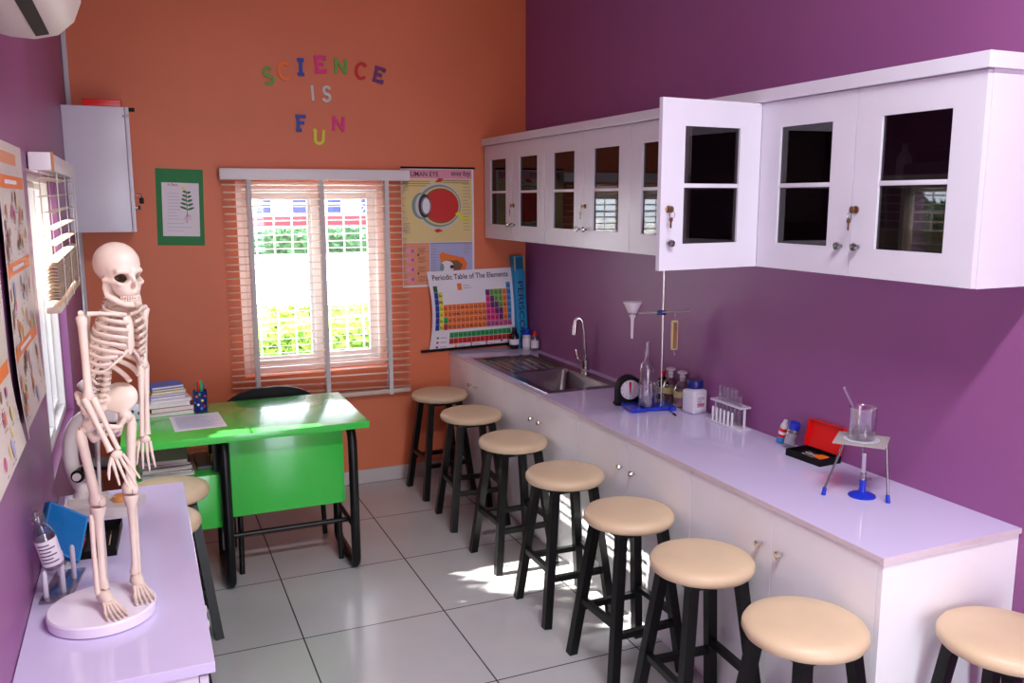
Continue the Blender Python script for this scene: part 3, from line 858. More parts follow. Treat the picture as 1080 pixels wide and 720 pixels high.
LETTERS = [('S', -1.589, 2.444, .088, 'lgprint', 8, 'green letter S opening the wall words SCIENCE IS FUN'),
 ('C', -1.499, 2.475, .092, 'oprint', 6, 'orange letter C following the green S on the orange wall'),
 ('I', -1.408, 2.501, .092, 'bprint', 0, 'dark blue letter I in the word SCIENCE on the wall'),
 ('E', -1.299, 2.522, .094, 'kprint', 2, 'bright red letter E at the top of the arched wall word'),
 ('N', -1.179, 2.519, .086, 'lgprint', -2, 'green letter N in the word SCIENCE on the orange wall'),
 ('C', -1.057, 2.499, .090, 'rprint', -8, 'red letter C between the green N and the purple E'),
 ('E', -.955, 2.483, .090, 'pprint', -14, 'purple letter E ending the word SCIENCE on the wall'),
 ('i', -1.347, 2.362, .084, 'lgrey', 3, 'pale grey letter I of the word IS on the wall'),
 ('S', -1.266, 2.360, .080, 'lgrey', -4, 'pale grey letter S of the word IS on the wall'),
 ('F', -1.420, 2.190, .090, 'bprint', 0, 'blue letter F starting the word FUN on the wall'),
 ('U', -1.318, 2.115, .084, 'yellow', -4, 'yellow letter U hung lowest in the word FUN'),
 ('N', -1.203, 2.193, .084, 'kprint', -3, 'pinkish red letter N ending the word FUN')]
for ch, x, z, h, m, rot, lab in LETTERS:
    B = MB()
    for k_, st in enumerate(GL[ch]): ribbon(B, [(p[0]*h*.92, p[1]*h) for p in st], h*(.2 if ch != 'i' else .17), .010+.0006*k_, m)
    o = B.build('wall_letter', smooth=False); o.location = (x, -.0005, z); o.rotation_euler = (0, R(-rot), 0)
    tag(o, lab, 'letter', 'letters spelling SCIENCE IS FUN')

# ------------------------------------------------------------------ posters on the orange wall
def eye_poster():
    x0, x1, z0, z1 = -.835, -.362, 1.218, 1.945; W, H = x1-x0, z1-z0
    f = lambda u, v, h: (u, -.004-h-.004*math.sin(v/H*3.1), v)
    t = thing('wall_chart', 'human eye chart with a big red eyeball, hung beside the blind', 'poster', (x0, 0, z0))
    S = Sheet(f); S.base(W, H, 'paper', nv=16)
    S.rect(.004, H-.062, W-.012, H-.006, 'pinkband'); S.rect(.004, .265*H+.085, W-.012, H-.064, 'ochre', nv=6)
    S.text('HUMAN EYE', .036, H-.048, .030, 'ink', w=.205); S.text('मानव नेत्र', W-.02, H-.046, .026, 'ink', w=.13, align='r')
    S.rect(.004, .012, .175, .265*H+.082, 'peach', nv=4); S.rect(.178, .012, W-.012, .265*H+.082, 'lavender', nv=4)
    cx, cy = .245, .50
    S.ell(cx-.002, cy, .15, .142, 'lgrey', 2); S.ell(cx, cy, .140, .130, 'eyegrey', 3); S.ell(cx+.005, cy, .128, .118, 'ochre', 4); S.ell(cx+.008, cy, .118, .108, 'brownprint', 5)
    S.ell(cx+.012, cy, .112, .100, 'rprint', 6)
    S.ell(cx-.118, cy, .062, .080, 'eyegrey', 7); S.ell(cx-.112, cy, .046, .070, 'lgrey', 8); S.ell(cx-.098, cy, .040, .072, 'ink', 9); S.ell(cx-.090, cy, .031, .055, 'eyegrey', 10); S.ell(cx-.088, cy, .024, .046, 'paper', 11)
    S.poly([(cx+.10, cy-.05), (cx+.12, cy-.035), (cx+.20, cy-.082), (cx+.185, cy-.105)], 'yellow', 7)
    S.poly([(cx-.03, cy+.145), (cx+.0, cy+.17), (cx+.03, cy+.165), (cx+.01, cy+.145)], 'rprint', 7); S.poly([(cx-.04, cy-.15), (cx-.01, cy-.14), (cx+.02, cy-.155), (cx-.02, cy-.165)], 'rprint', 7)
    S.lines(.012, cy+.09, .055, cy+.165, 5, .003, 'greyink', 8, 3); S.lines(.012, cy-.17, .07, cy-.10, 6, .003, 'greyink', 8, 4); S.lines(W-.075, cy-.16, W-.02, cy+.165, 16, .003, 'greyink', 8, 5)
    S.lines(.01, .615, .2, .655, 3, .003, 'brownprint', 8, 6); S.lines(.27, .635, W-.02, .66, 2, .003, 'brownprint', 8, 6)
    for cy2 in (.05, .11, .17, .225): S.ell(.05, cy2, .030, .020, 'pinkband', 2); S.ell(.065, cy2, .010, .012, 'mprint', 3); S.lines(.10, cy2-.02, .165, cy2+.02, 5, .0025, 'brownprint', 2, 9)
    S.ell(.10, .085, .006, .007, 'ink', 4); S.ell(.10, .20, .006, .007, 'ink', 4)
    ex, ey = .31, .13
    S.poly([(ex-.07, ey+.07), (ex-.05, ey+.085), (ex-.03, ey+.075), (ex+.09, ey+.045), (ex+.115, ey+.01), (ex+.10, ey-.05), (ex+.02, ey-.075), (ex-.05, ey-.06)], 'oprint', 2)
    S.poly([(ex-.03, ey+.03), (ex+.05, ey+.03), (ex+.085, ey), (ex+.06, ey-.045), (ex-.02, ey-.05)], 'brownprint', 3)
    S.ell(ex-.015, ey-.012, .050, .046, 'brownprint', 4); S.ell(ex-.022, ey-.012, .046, .042, 'paper', 5); S.ell(ex-.055, ey-.012, .014, .026, 'eyegrey', 6); S.ell(ex+.012, ey-.01, .014, .012, 'ink', 6)
    S.lines(.184, .02, .225, .26, 14, .003, 'greyink', 4, 11); S.lines(W-.07, .20, W-.02, .265, 5, .003, 'greyink', 4, 12); S.line([(.18, .268), (W-.014, .268)], .006, 'greyink', 2)
    S.done('sheet', t)
    MB().tube([(-.0, -.006, H+.004), (W+.008, -.006, H+.004)], .0058, 'blackplastic', 10).build('top_rod', t)
eye_poster()

def periodic():
    x0, x1, z0 = -.675, -.083, .815; W, H = x1-x0, .497
    def f(u, v, h):
        s_ = v/H; e = .022*math.sin(math.pi*s_)
        k = max(0, 1-u/.10); inx = .016*math.sin(math.pi*min(1, s_*1.05))*(1-u/W*.6)
        return (u+inx*(1-u/W)-.014*(s_-.5)*(u/W), -.016-h-.020*math.sin(math.pi*s_)-.018*k*k*(math.sin(math.pi*s_)), v)
    t = thing('wall_chart', 'hand-lettered periodic table chart propped on the worktop against the orange wall', 'poster', (x0, 0, z0), (0, R(-1.0), 0))
    S = Sheet(f); S.base(W, H, 'paper', nu=20, nv=16)
    S.text('Periodic Table of The Elements', W/2-.005, H-.055, .033, 'ink', 3, w=W*.88, align='c')
    c0, cw = .025, (W-.055)/18; rt, rh = H-.090, .0405
    EL = {}
    main = "H . . . . . . . . . . . . . . . . He|Li Be . . . . . . . . . . B C N O F Ne|Na Mg . . . . . . . . . . Al Si P S Cl Ar|K Ca Sc Ti V Cr Mn Fe Co Ni Cu Zn Ga Ge As Se Br Kr|Rb Sr Y Zr Nb Mo Tc Ru Rh Pd Ag Cd In Sn Sb Te I Xe|Cs Ba La Hf Ta W Re Os Ir Pt Au Hg Tl Pb Bi Po At Rn|Fr Ra Ac Rf Db Sg Bh Hs Mt Ds Rg Cn Nh Fl Mc Lv Ts Og"
    semi = {(2, 13), (3, 14), (4, 14), (4, 15), (5, 15), (5, 16), (6, 16)}
    for r_, row in enumerate(main.split('|'), 1):
        for c_, e in enumerate(row.split(), 1):
            if e == '.': continue
            if (r_, c_) == (1, 1): m = 'dgreen'
            elif c_ == 1: m = 'bprint'
            elif c_ == 2: m = 'yellow'
            elif (r_, c_) == (6, 3): m = 'gprint'
            elif (r_, c_) == (7, 3): m = 'rprint'
            elif c_ <= 12: m = 'oprint'
            elif r_ == 7: m = 'mprint'
            elif c_ == 18: m = 'tprint'
            elif c_ == 17: m = 'oprint'
            elif (r_, c_) in semi: m = 'pprint'
            elif c_ > 13 and (r_, c_) in {(2, 14), (2, 15), (2, 16), (3, 15), (3, 16), (4, 16)}: m = 'lgprint'
            else: m = 'kprint'
            u, v = c0+cw*(c_-1), rt-rh*r_
            S.rect(u, v, u+cw-.0012, v+rh-.0012, m, 1); S.text(e, u+cw*.48, v+.010, .016, 'ink', 2, align='c')
    for j, (row, m) in enumerate((("Ce Pr Nd Pm Sm Eu Gd Tb Dy Ho Er Tm Yb Lu", 'gprint'), ("Th Pa U Np Pu Am Cm Bk Cf Es Fm Md No Lr", 'rprint'))):
        for i, e in enumerate(row.split()):
            u, v = c0+cw*3.45+i*cw*1.02, .068-j*.0385
            S.rect(u, v, u+cw*1.02-.0012, v+.036, m, 1); S.text(e, u+cw*.48, v+.010, .015, 'ink', 2, align='c')
    S.rect(c0+cw*5.6, rt-.035, c0+cw*6.6, rt+.008, 'oprint'); S.lines(c0+cw*7, rt-.03, c0+cw*9, rt, 2, .003, 'greyink')
    for i, m in enumerate(('gprint', 'rprint', 'bprint')): S.ell(.048, .075-.030*i, .009, .007, m, n=12); S.rect(.068, .072-.030*i, .11, .076-.030*i, 'greyink')
    for i, (m, m2) in enumerate((('yellow', 'oprint'), ('oprint', 'tprint'), ('kprint', 'mprint'), ('pprint', 'paper'))):
        S.ell(.175+.105*i, .023, .009, .006, m, n=12); S.ell(.175+.105*i, .009, .008, .006, m2, n=12); S.rect(.19+.105*i, .012, .235+.105*i, .015, 'greyink')
    S.done('sheet', t)
    MB().tube([(-.055, -.018, -.004), (W+.02, -.018, -.002)], .009, 'blackplastic', 10).build('bottom_rod', t)
periodic()

def green_card():
    t = thing('wall_chart', 'dark green card with a plant drawing sheet, on the orange wall', 'poster', (-2.096, 0, 1.716), (0, R(1.6), 0))
    W, H = .245, .418
    S = Sheet(lambda u, v, h: (u-W/2, -.002-h, v-H/2)); S.base(W, H, 'greycard', nu=2, nv=2); S.done('card', t)
    w, hh = .192, .292; Q = Sheet(lambda u, v, h: (u-w/2+.003, -.0036-h, v-hh/2-.012))
    Q.base(w, hh, 'paper', t=.001, nu=2, nv=2)
    Q.text('A Plant', .03, hh-.018, .013, 'bookred', w=.055); px = .128
    Q.line([(px-.003, hh-.04), (px, .12)], .0035, 'brownprint')
    for i in range(5):
        v = hh-.05-.022*i
        for s_ in (-1, 1): Q.ell(px+s_*(.010+.0022*i), v-.002*s_, .011+.0022*i, .0062, 'dgreen', 2, rot=s_*.35)
    Q.ell(px-.018, hh-.03, .013, .006, 'yellow', 2, rot=-.5)
    for a, b in ((-.02, .03), (.0, .05), (.018, .03), (-.01, .045), (.022, .012)): Q.line([(px, .12), (px+a, .12-b)], .0025, 'mprint')
    Q.lines(.028, .085, .095, hh-.05, 9, .0022, 'lavender', 1, 5); Q.lines(.02, .02, .15, .08, 3, .002, 'lavender', 1, 8)
    Q.done('sheet', t)
green_card()

# ------------------------------------------------------------------ posters on the purple wall
def food_poster(yn, yf, z0, z1, seed, label, curl):
    W, H = yf-yn, z1-z0; r = random.Random(seed)
    def f(u, v, h):   # u runs along the wall so that the print reads from the room
        k = max(0, 1-v/.22); q = max(0, 1-u/.12)
        return (.004+h+curl*k*k+.012*q*q, u-W, v)
    t = thing('wall_chart', label, 'poster', (XL, yf, z0))
    S = Sheet(f); S.base(W, H, 'beigepaper', nu=10, nv=14)
    cols = ['brownprint', 'peach', 'ochre', 'ochre', 'peach', 'brownprint', 'mprint', 'lavender']
    bands = [H-.06, H*.66-.02, H*.36, ]
    S.rect(W*.2, H-.055, W*.75, H-.025, 'peach', 2, nu=4)
    for b in (H-.115, H*.53, H*.245): S.rect(.02, b, W-.02, b+.032, 'oprint', 2, nu=4); S.rect(W*.3, b+.011, W*.7, b+.021, 'paper', 4, nu=3)
    for lo, hi in ((.03, H*.225), (H*.30, H*.51), (H*.60, H-.135)):
        for i in range(26):
            u, v = r.uniform(.04, W-.05), r.uniform(lo, hi); S.ell(u, v, r.uniform(.010, .024), r.uniform(.008, .02), r.choice(cols), 2+i % 5, n=12, rot=r.uniform(0, 3))
            S.rect(u-.014, v-.026, u+.012, v-.0235, 'greyink', 1)
    S.done('sheet', t)
food_poster(-2.90, -2.31, 1.20, 1.90, 4, 'food picture poster with orange bands, beside the half-raised blind', .012)
food_poster(-3.60, -2.93, 1.20, 1.90, 9, 'food picture poster cut off by the photo edge, curling at its foot', .02)
# ------------------------------------------------------------------ things on the worktop
Z = HC+.0004
def bottle(name, label, cat, loc, prof, m, cap=None, capm='navy', lab=None, labm='paper', n=24, tilt=None):
    t = thing(name, label, cat, loc, tilt or 0.)
    MB().lathe(prof, m, n).build('body', t, ang=50)
    if cap: MB().lathe(cap, capm, n).build('cap', t)
    if lab:
        r, a, b = lab; MB().lathe([(r, a), (r+.0006, a+.0005), (r+.0006, b-.0005), (r, b)], labm, n, cap0=False, cap1=False).build('paper_label', t)
    return t
bottle('reagent_bottle', 'dark brown bottle with a white label and black cap in the worktop corner', 'bottle', (-.125, -.10, Z),
       [(.026, 0), (.030, .004), (.030, .085), (.024, .10), (.012, .112), (.012, .118)], 'brownglass', [(.0145, .114), (.015, .116), (.015, .138), (.013, .141)], 'black', (.0302, .03, .066))
bottle('plastic_jar', 'white plastic jar with a bright blue cap in the worktop corner', 'jar', (-.062, -.155, Z),
       [(.024, 0), (.027, .004), (.027, .085), (.024, .095), (.022, .1)], 'lgrey', [(.025, .098), (.0255, .1), (.0255, .128), (.023, .131)], 'blue', (.0272, .02, .075))
t = bottle('reagent_bottle', 'small labelled bottle with a red cap beside the blue-capped jar', 'bottle', (-.037, -.225, Z),
       [(.022, 0), (.025, .004), (.025, .075), (.018, .092), (.011, .10), (.011, .104)], 'clear', [(.0125, .102), (.013, .104), (.013, .124), (.011, .127)], 'red', (.0252, .02, .07))
# periscope: blue card tube leaning in the corner
def periscope():
    t = thing('card_periscope', 'blue card tube marked PERISCOPE standing in the room corner', 'periscope', (-.062, -.048, Z), (0, R(-3.2), 0))
    t.location = (-.048, -.04, Z)
    B = MB(); B.box((-.036, -.035, 0), (.036, .03, .60), 'teal', .003); b = B.build('tube', t)
    MB().box((-.028, -.0362, .515), (.028, -.0352, .592), 'tealdark').box((-.034, -.0358, .505), (-.029, -.0352, .597), 'yellow').box((.029, -.0358, .505), (.034, -.0352, .597), 'yellow').build('window', t, smooth=False)
    S = Sheet(lambda u, v, h: (u, -.0354-h, v))
    S.text('PERISCOPE', -.018, .435, .036, 'ink', 1, w=.40, rot=R(-90)); S.done('lettering', t)
periscope()

# stop clock
def clock():
    t = thing('stop_clock', 'black arch-shaped stop clock with white dial and red hand', 'clock', (-.25, -1.735, Z), R(-14))
    w = .062; sec = [(-w-.006, 0), (w+.006, 0), (w+.006, .010), (w, .014), (w, .078)] + [(w*math.cos(R(a)), .078+w*math.sin(R(a))) for a in range(15, 180, 15)] + [(-w, .078), (-w, .014), (-w-.006, .010)]
    X = Matrix(((1, 0, 0, 0), (0, 0, -1, 0), (0, 1, 0, 0), (0, 0, 0, 1)))
    MB().prism(sec, -.03, .018, 'blackplastic', X).build('case', t)
    D = MB(); Y = Matrix.Translation((0, -.0182, .075)) @ Matrix.Rotation(R(90), 4, 'X')
    D.lathe([(.050, 0), (.050, .004), (.047, .004), (.046, .0015)], 'blackplastic', 32, Y, cap1=False); D.lathe([(.047, .0008), (.046, .0016)], 'paper', 32, Y)
    dial = D.build('dial', t)
    T = MB()
    for i in range(12):
        a = R(30*i); c, s_ = math.cos(a), math.sin(a)
        T.raw([(c*.036-s_*.001, s_*.036+c*.001, .0021), (c*.036+s_*.001, s_*.036-c*.001, .0021), (c*.043+s_*.001, s_*.043-c*.001, .0021), (c*.043-s_*.001, s_*.043+c*.001, .0021)], [(0, 1, 2, 3)], 'ink', Y)
    T.build('ticks', dial, smooth=False)
    MB().prism([(-.003, -.012), (.003, -.012), (.006, .036), (-.008, .038)], .0024, .0036, 'rprint', Y).prism([(-.002, -.022), (.002, -.022), (.001, 0), (-.001, 0)], .0037, .0047, 'ink', Y).build('hands', dial)
clock()

# retort stand with clamp ring, funnel, spring balance
def retort():
    px, py = -.15, -1.853
    t = thing('retort_stand', 'retort stand with a blue base, tall thin rod and cross arm', 'stand', (px, py, Z), R(-12))
    B = MB(); B.prism([(-.17, -.072), (-.10, -.072), (-.09, -.058), (.02, -.058), (.020, -.072), (.048, -.072), (.048, .072), (.020, .072), (.02, .058), (-.09, .058), (-.10, .072), (-.17, .072)], .004, .017, 'blue')
    for x in (-.15, .032):
        for y in (-.062, .062): B.box((x-.014, y-.008, 0), (x+.014, y+.008, .006), 'blue')
    B.build('base', t)
    MB().cyl((0, 0, .012), (0, 0, .705), .0042, 'chrome', 12).build('rod', t)
    c = MB(); c.box((-.032, -.012, .435), (-.008, .006, .457), 'navy', .004); c.tube([(-.02, -.012, .446), (-.02, -.034, .446)], .007, 'blue', 10); c.box((-.012, -.008, .434), (.012, .008, .456), 'black', .003)
    c.build('boss_head', t)
    MB().cyl((-.125, -.006, .446), (.125, -.006, .450), .0035, 'mgrey', 10).build('cross_arm', t)
    MB().tube([(-.149+.024*math.cos(a*math.pi/10), -.006+.024*math.sin(a*math.pi/10), .446) for a in range(20)], .0035, 'chrome', 8, closed=True).build('ring', t)
    Q = Matrix.Translation((px, py, Z)) @ Matrix.Rotation(R(-12), 4, 'Z')
    f = thing('funnel', 'clear funnel sitting in the ring of the retort stand', 'funnel', Q @ Vector((-.149, -.006, .404)))
    MB().lathe([(.0055, -.072), (.0075, .012), (.012, .026), (.024, .055), (.042, .092), (.0425, .095), (.040, .0935), (.012, .035)], 'funnel', 24, cap0=False, cap1=False).build('cone', f)
    s_ = thing('spring_balance', 'amber spring balance hanging from the arm of the retort stand', 'balance', Q @ Vector((.055, -.006, .437)), R(-20))
    MB().tube([(0, 0, .012), (.004, 0, .004), (0, 0, -.004), (0, 0, -.03)], .0018, 'chrome', 6).build('hook', s_)
    MB().box((-.016, -.009, -.165), (.016, .009, -.028), 'ochre', .007).box((-.008, -.0098, -.158), (.010, -.0088, -.036), 'amber').box((-.003, -.0104, -.075), (.007, -.0096, -.04), 'brownprint').build('body', s_)
    MB().tube([(0, 0, -.165), (0, 0, -.18), (.006, 0, -.186), (.003, 0, -.192)], .0015, 'chrome', 6).build('lower_hook', s_)
    b = Q @ Vector((-.078, -.018, .0176))
    k = thing('glass_beaker', 'clear beaker standing on the blue base of the retort stand', 'beaker', b)
    MB().lathe([(.036, 0), (.038, .004), (.038, .10), (.041, .106), (.0365, .10), (.0365, .005), (.030, .003)], 'lab', 28).build('wall', k)
    g = thing('glass_flask', 'tall clear flask standing inside the beaker on the blue base', 'flask', b+Vector((0, 0, .0055)))
    MB().lathe([(.026, 0), (.031, .006), (.033, .03), (.033, .165), (.028, .190), (.014, .206), (.0075, .215), (.0075, .29), (.0085, .294)], 'lab', 28, cap1=False).build('wall', g)
    MB().lathe([(.025, .002), (.0305, .008), (.0315, .028), (.0315, .032)], 'water', 24).build('liquid', g)
    s2 = thing('glass_vial', 'narrow clear cylinder beside the rod of the retort stand', 'vial', Q @ Vector((-.02, .032, .0176)))
    MB().lathe([(.018, 0), (.020, .003), (.020, .10), (.022, .104)], 'lab', 20, cap1=False).build('wall', s2)
    e = thing('dropper', 'small black-tipped glass dropper lying in front of the blue base', 'dropper', Q @ Vector((.012, -.10, .005)), R(75))
    MB().cyl((-.035, 0, 0), (.035, 0, 0), .0032, 'lab', 10).build('glass_tube', e); MB().tube([(-.062, 0, 0), (-.05, 0, 0), (-.033, 0, 0)], [.0035, .0052, .0045], 'black', 12).build('bulb', e)
retort()
t = bottle('reagent_bottle', 'dark reagent bottle with red cap behind the retort stand rod', 'bottle', (-.034, -1.69, Z),
       [(.026, 0), (.029, .004), (.029, .085), (.020, .10), (.012, .108), (.012, .115)], 'brownglass', [(.0145, .113), (.015, .115), (.015, .135), (.013, .138)], 'red', (.0293, .03, .06), 'lgrey')
for (x, y, liq, h, lab) in ((-.043, -1.772, 'brownprint', .045, 'clear stoppered reagent bottle with brown liquid and yellow label, behind the other'),
                       (-.044, -1.868, 'rosy', .045, 'clear stoppered reagent bottle with rosy liquid, next to the white jar')):
    t = thing('reagent_bottle', lab, 'bottle', (x, y, Z), 0)
    MB().lathe([(.036, 0), (.039, .004), (.039, .085), (.030, .105), (.0155, .12), (.0145, .135), (.019, .138), (.019, .142)], 'lab', 28, cap1=False).build('wall', t)
    MB().lathe([(.035, .003), (.0378, .006), (.0378, h)], liq, 24).build('liquid', t)
    MB().lathe([(.0394, h+.002), (.0397, h+.003), (.0397, h+.03), (.0394, h+.031)], 'olive', 28, cap0=False, cap1=False).build('paper_label', t)
    MB().lathe([(.011, .12), (.013, .143), (.010, .15), (.022, .158), (.023, .164), (.012, .170)], 'funnel', 20).build('stopper', t)
def jar():
    t = thing('plastic_jar', 'square white jar with navy screw cap next to the stoppered bottles', 'jar', (-.056, -1.985, Z), R(10))
    B = MB(); B.box((-.043, -.040, 0), (.043, .040, .108), 'white', .014, seg=3)
    B.lathe([(.036, .105), (.03, .112), (.03, .118)], 'white', 24); B.build('body', t)
    B = MB(); B.lathe([(.035, .114), (.036, .116), (.036, .145), (.033, .149)], 'navy', 28); B.build('cap', t)
    S = Sheet(lambda u, v, h: (u-.03, -.0402-h, v+.018)); S.base(.06, .07, 'paper', t=.0002, nu=1, nv=1); S.lines(.006, .012, .05, .062, 6, .004, 'greyink', 1, 2); S.rect(.006, .02, .05, .03, 'mprint', 2)
    S.done('paper_label', t)
    Q = Sheet(lambda u, v, h: (.0432+h, u-.009, v+.02)); Q.base(.018, .075, 'bprint', t=.0002, nu=1, nv=1); Q.done('side_label', t)
jar()
def tube_rack():
    t = thing('test_tube_rack', 'white test tube rack on the lilac worktop against the purple wall', 'rack', (-.052, -2.225, Z), R(-90))
    l = .105
    MB().box((-l-.012, -.035, 0), (l+.012, .030, .008), 'white', .002).build('base', t)
    for x in (-l+.008, l-.008): MB().cyl((x, .008, .008), (x, .008, .090), .006, 'white', 10).build('post', t)
    B = MB(); 
    xs = [-.066+.0264*i for i in range(6)]
    B.box((-l, -.018, .0895), (l, -.0035, .097), 'white'); B.box((-l, .0195, .0895), (l, .034, .097), 'white')
    prev = -l
    for x in xs: B.box((prev, -.0035, .0895), (x-.0105, .0195, .097), 'white'); prev = x+.0105
    B.box((prev, -.0035, .0895), (l, .0195, .097), 'white'); B.build('top_plate', t, smooth=False)
    for i in range(6): MB().lathe([(.0055, .008), (.0055, .062), (.003, .067)], 'white', 12, Matrix.Translation((xs[i]-.012, -.022, 0))).build('drying_peg', t)
    labs = ['clear test tube, the one nearest the sink in the white rack', 'clear test tube, second from the sink in the white rack', 'clear test tube, third from the sink in the white rack',
            'clear test tube, fourth from the sink in the white rack', 'clear test tube, fifth from the sink in the white rack', 'clear test tube standing lowest, at the case end of the white rack']
    Q = Matrix.Translation(t.location) @ Matrix.Rotation(R(-90), 4, 'Z')
    for i, x in enumerate(xs):
        hh = .150 if i < 5 else .125
        B = MB(); B.lathe([(.002, .0), (.006, .002), (.0085, .008), (.0088, .02), (.0088, hh), (.0102, hh+.002)], 'lab', 16, cap1=False)
        o = B.build('test_tube', None, Q @ Vector((x, .008, .0085))); tag(o, labs[i], 'test tube', 'test tubes in the white rack')
tube_rack()
for nm, lab, x, y, ry, cm, lm, rx in (('spray_tube', 'small red and white tube with a pale blue foot leaning by the wall', -.045, -2.545, 0, 'lgrey', 'red', 13), ('pill_bottle', 'small clear bottle with a blue cap leaning beside the red and white tube', -.05, -2.60, 0, 'blue', 'lgrey', 15)):
    t = thing(nm, lab, 'bottle', (x, y, Z+.007), (R(rx), R(4), 0))
    if nm == 'spray_tube':
        MB().lathe([(.014, 0), (.016, .003), (.016, .024)], 'tprint', 20).build('foot', t); MB().lathe([(.0155, .0245), (.0155, .06)], 'red', 20).build('band', t); MB().lathe([(.0153, .0605), (.0153, .072), (.010, .082), (.008, .095)], 'lgrey', 20).build('cap', t)
        MB().lathe([(.0157, .036), (.0157, .048)], 'paper', 20, cap0=False, cap1=False).build('paper_label', t)
    else:
        MB().lathe([(.020, 0), (.0215, .003), (.0215, .07), (.018, .075)], 'clear', 22).build('body', t); MB().lathe([(.0212, .012), (.0212, .06)], 'lgrey', 22, cap0=False, cap1=False).build('paper_label', t); MB().lathe([(.021, .0755), (.0215, .078), (.0215, .098), (.019, .100)], 'blue', 22).build('cap', t)
def kit_case():
    t = thing('instrument_case', 'small open case with black tray and bright red lid, leaning at the purple wall', 'case', (-.075, -2.76, Z), R(3))
    B = MB(); w, l, h = .052, .085, .026
    B.box((-w, -l, 0), (w, l, .004), 'blackplastic'); B.box((-w, -l, .004), (-w+.004, l, h), 'blackplastic'); B.box((w-.004, -l, .004), (w, l, h), 'blackplastic')
    B.box((-w+.004, -l, .004), (w-.004, -l+.004, h), 'blackplastic'); B.box((-w+.004, l-.004, .004), (w-.004, l, h), 'blackplastic'); B.box((-w+.004, -l+.004, .004), (w-.004, l-.004, .014), 'black')
    B.build('tray', t, smooth=False)
    L = MB(); X = Matrix.Translation((w-.002, 0, h)) @ Matrix.Rotation(R(12), 4, 'Y')
    L.box((.0, -l, 0), (.004, l, .105), 'red', .001, X); L.box((-.014, -l, .101), (0, l, .105), 'red', 0, X); L.box((-.014, -l, 0.004), (0, -l+.004, .101), 'red', 0, X); L.box((-.014, l-.004, 0.004), (0, l, .101), 'red', 0, X)
    L.build('lid', t, smooth=False)
    C = MB()
    for i in range(3): C.cyl((-.03+.016*i, -.05, .0185), (-.022+.016*i, .03, .0185), .0035, ('steel', 'mgrey', 'steel')[i], 8)
    tag(C.build('dissecting_tools', None, t.location), 'thin metal tools lying in the black tray of the red case', 'tools')
    tag(MB().box((-.02, -.062, .0142), (.022, -.022, .022), 'oprint', .003).build('glint_block', None, t.location+Vector((0, 0, .0004))), 'orange block standing in for a glint in the black tray of the red case', 'glint_block')  # orange-red glint in the tray, put in as a coloured block
kit_case()
def tripod():
    t = thing('tripod', 'metal tripod with blue feet standing over the burner', 'tripod', (-.222, -3.128, Z), R(-18))
    tops = [(-.068, -.015), (.055, -.055), (.035, .060)]; feet = [(-.112, .012), (.058, -.082), (.066, .088)]
    for (a, b), (c, d) in zip(tops, feet):
        lg = MB().tube([(a, b, .180), (c*.98, d*.98, .02)], .0037, 'steel', 10).build('leg', t)
        MB().tube([(c*.97, d*.97, .026), (c, d, .001)], [.0062, .0072], 'blue', 12).build('rubber_foot', lg)
    B = MB(); B.tube([(x, y, .181) for x, y in tops], .0032, 'steel', 8, closed=True); B.build('ring', t)
    g = thing('wire_gauze', 'square wire gauze with a white centre resting on the tripod', 'gauze', (-.222, -3.128, Z+.1855), R(38))
    B = MB(); k = 22; s_ = .078
    for i in range(k+1):
        p = -s_+2*s_*i/k; B.tube([(p, -s_, 0), (p, s_, 0)], .0010, 'mgrey', 4); B.tube([(-s_, p, .0012), (s_, p, .0012)], .0010, 'mgrey', 4)
    B.box((-s_, -s_, -.0006), (s_, s_, .0006), 'mgrey'); B.build('mesh', g, smooth=False)
    MB().lathe([(.056, .0023), (.056, .0036)], 'white', 32).build('ceramic_disc', g)
    b = thing('glass_beaker', 'clear beaker of water on the gauze over the burner', 'beaker', (-.219, -3.125, Z+.1895))
    MB().lathe([(.038, 0), (.041, .004), (.041, .098), (.044, .104), (.0398, .098), (.0398, .005), (.032, .003)], 'lab', 30).build('wall', b)
    MB().lathe([(.034, .003), (.0385, .007), (.0385, .036)], 'water', 28).build('liquid', b)
    r = MB().cyl((-.309, -3.128, Z+.366), (-.192, -3.122, Z+.199), .0042, 'lab', 12).build('glass_rod'); tag(r, 'clear stirring rod leaning out of the beaker on the gauze', 'rod')
    u = thing('bunsen_burner', 'burner with a round blue base and chrome tube beneath the tripod', 'burner', (-.217, -3.14, Z))
    MB().lathe([(.043, 0), (.043, .004), (.034, .009), (.013, .016), (.010, .03), (.010, .046), (.012, .048), (.012, .054)], 'blue', 30).build('base', u)
    MB().lathe([(.007, .054), (.007, .135), (.008, .137), (.008, .146), (.0055, .146)], 'chrome', 18).build('burner_tube', u)
    MB().lathe([(.0095, .060), (.0095, .078)], 'steel', 18).build('air_collar', u)
    MB().cyl((.006, 0, .052), (.03, -.006, .054), .004, 'steel', 10).build('gas_inlet', u)
tripod()

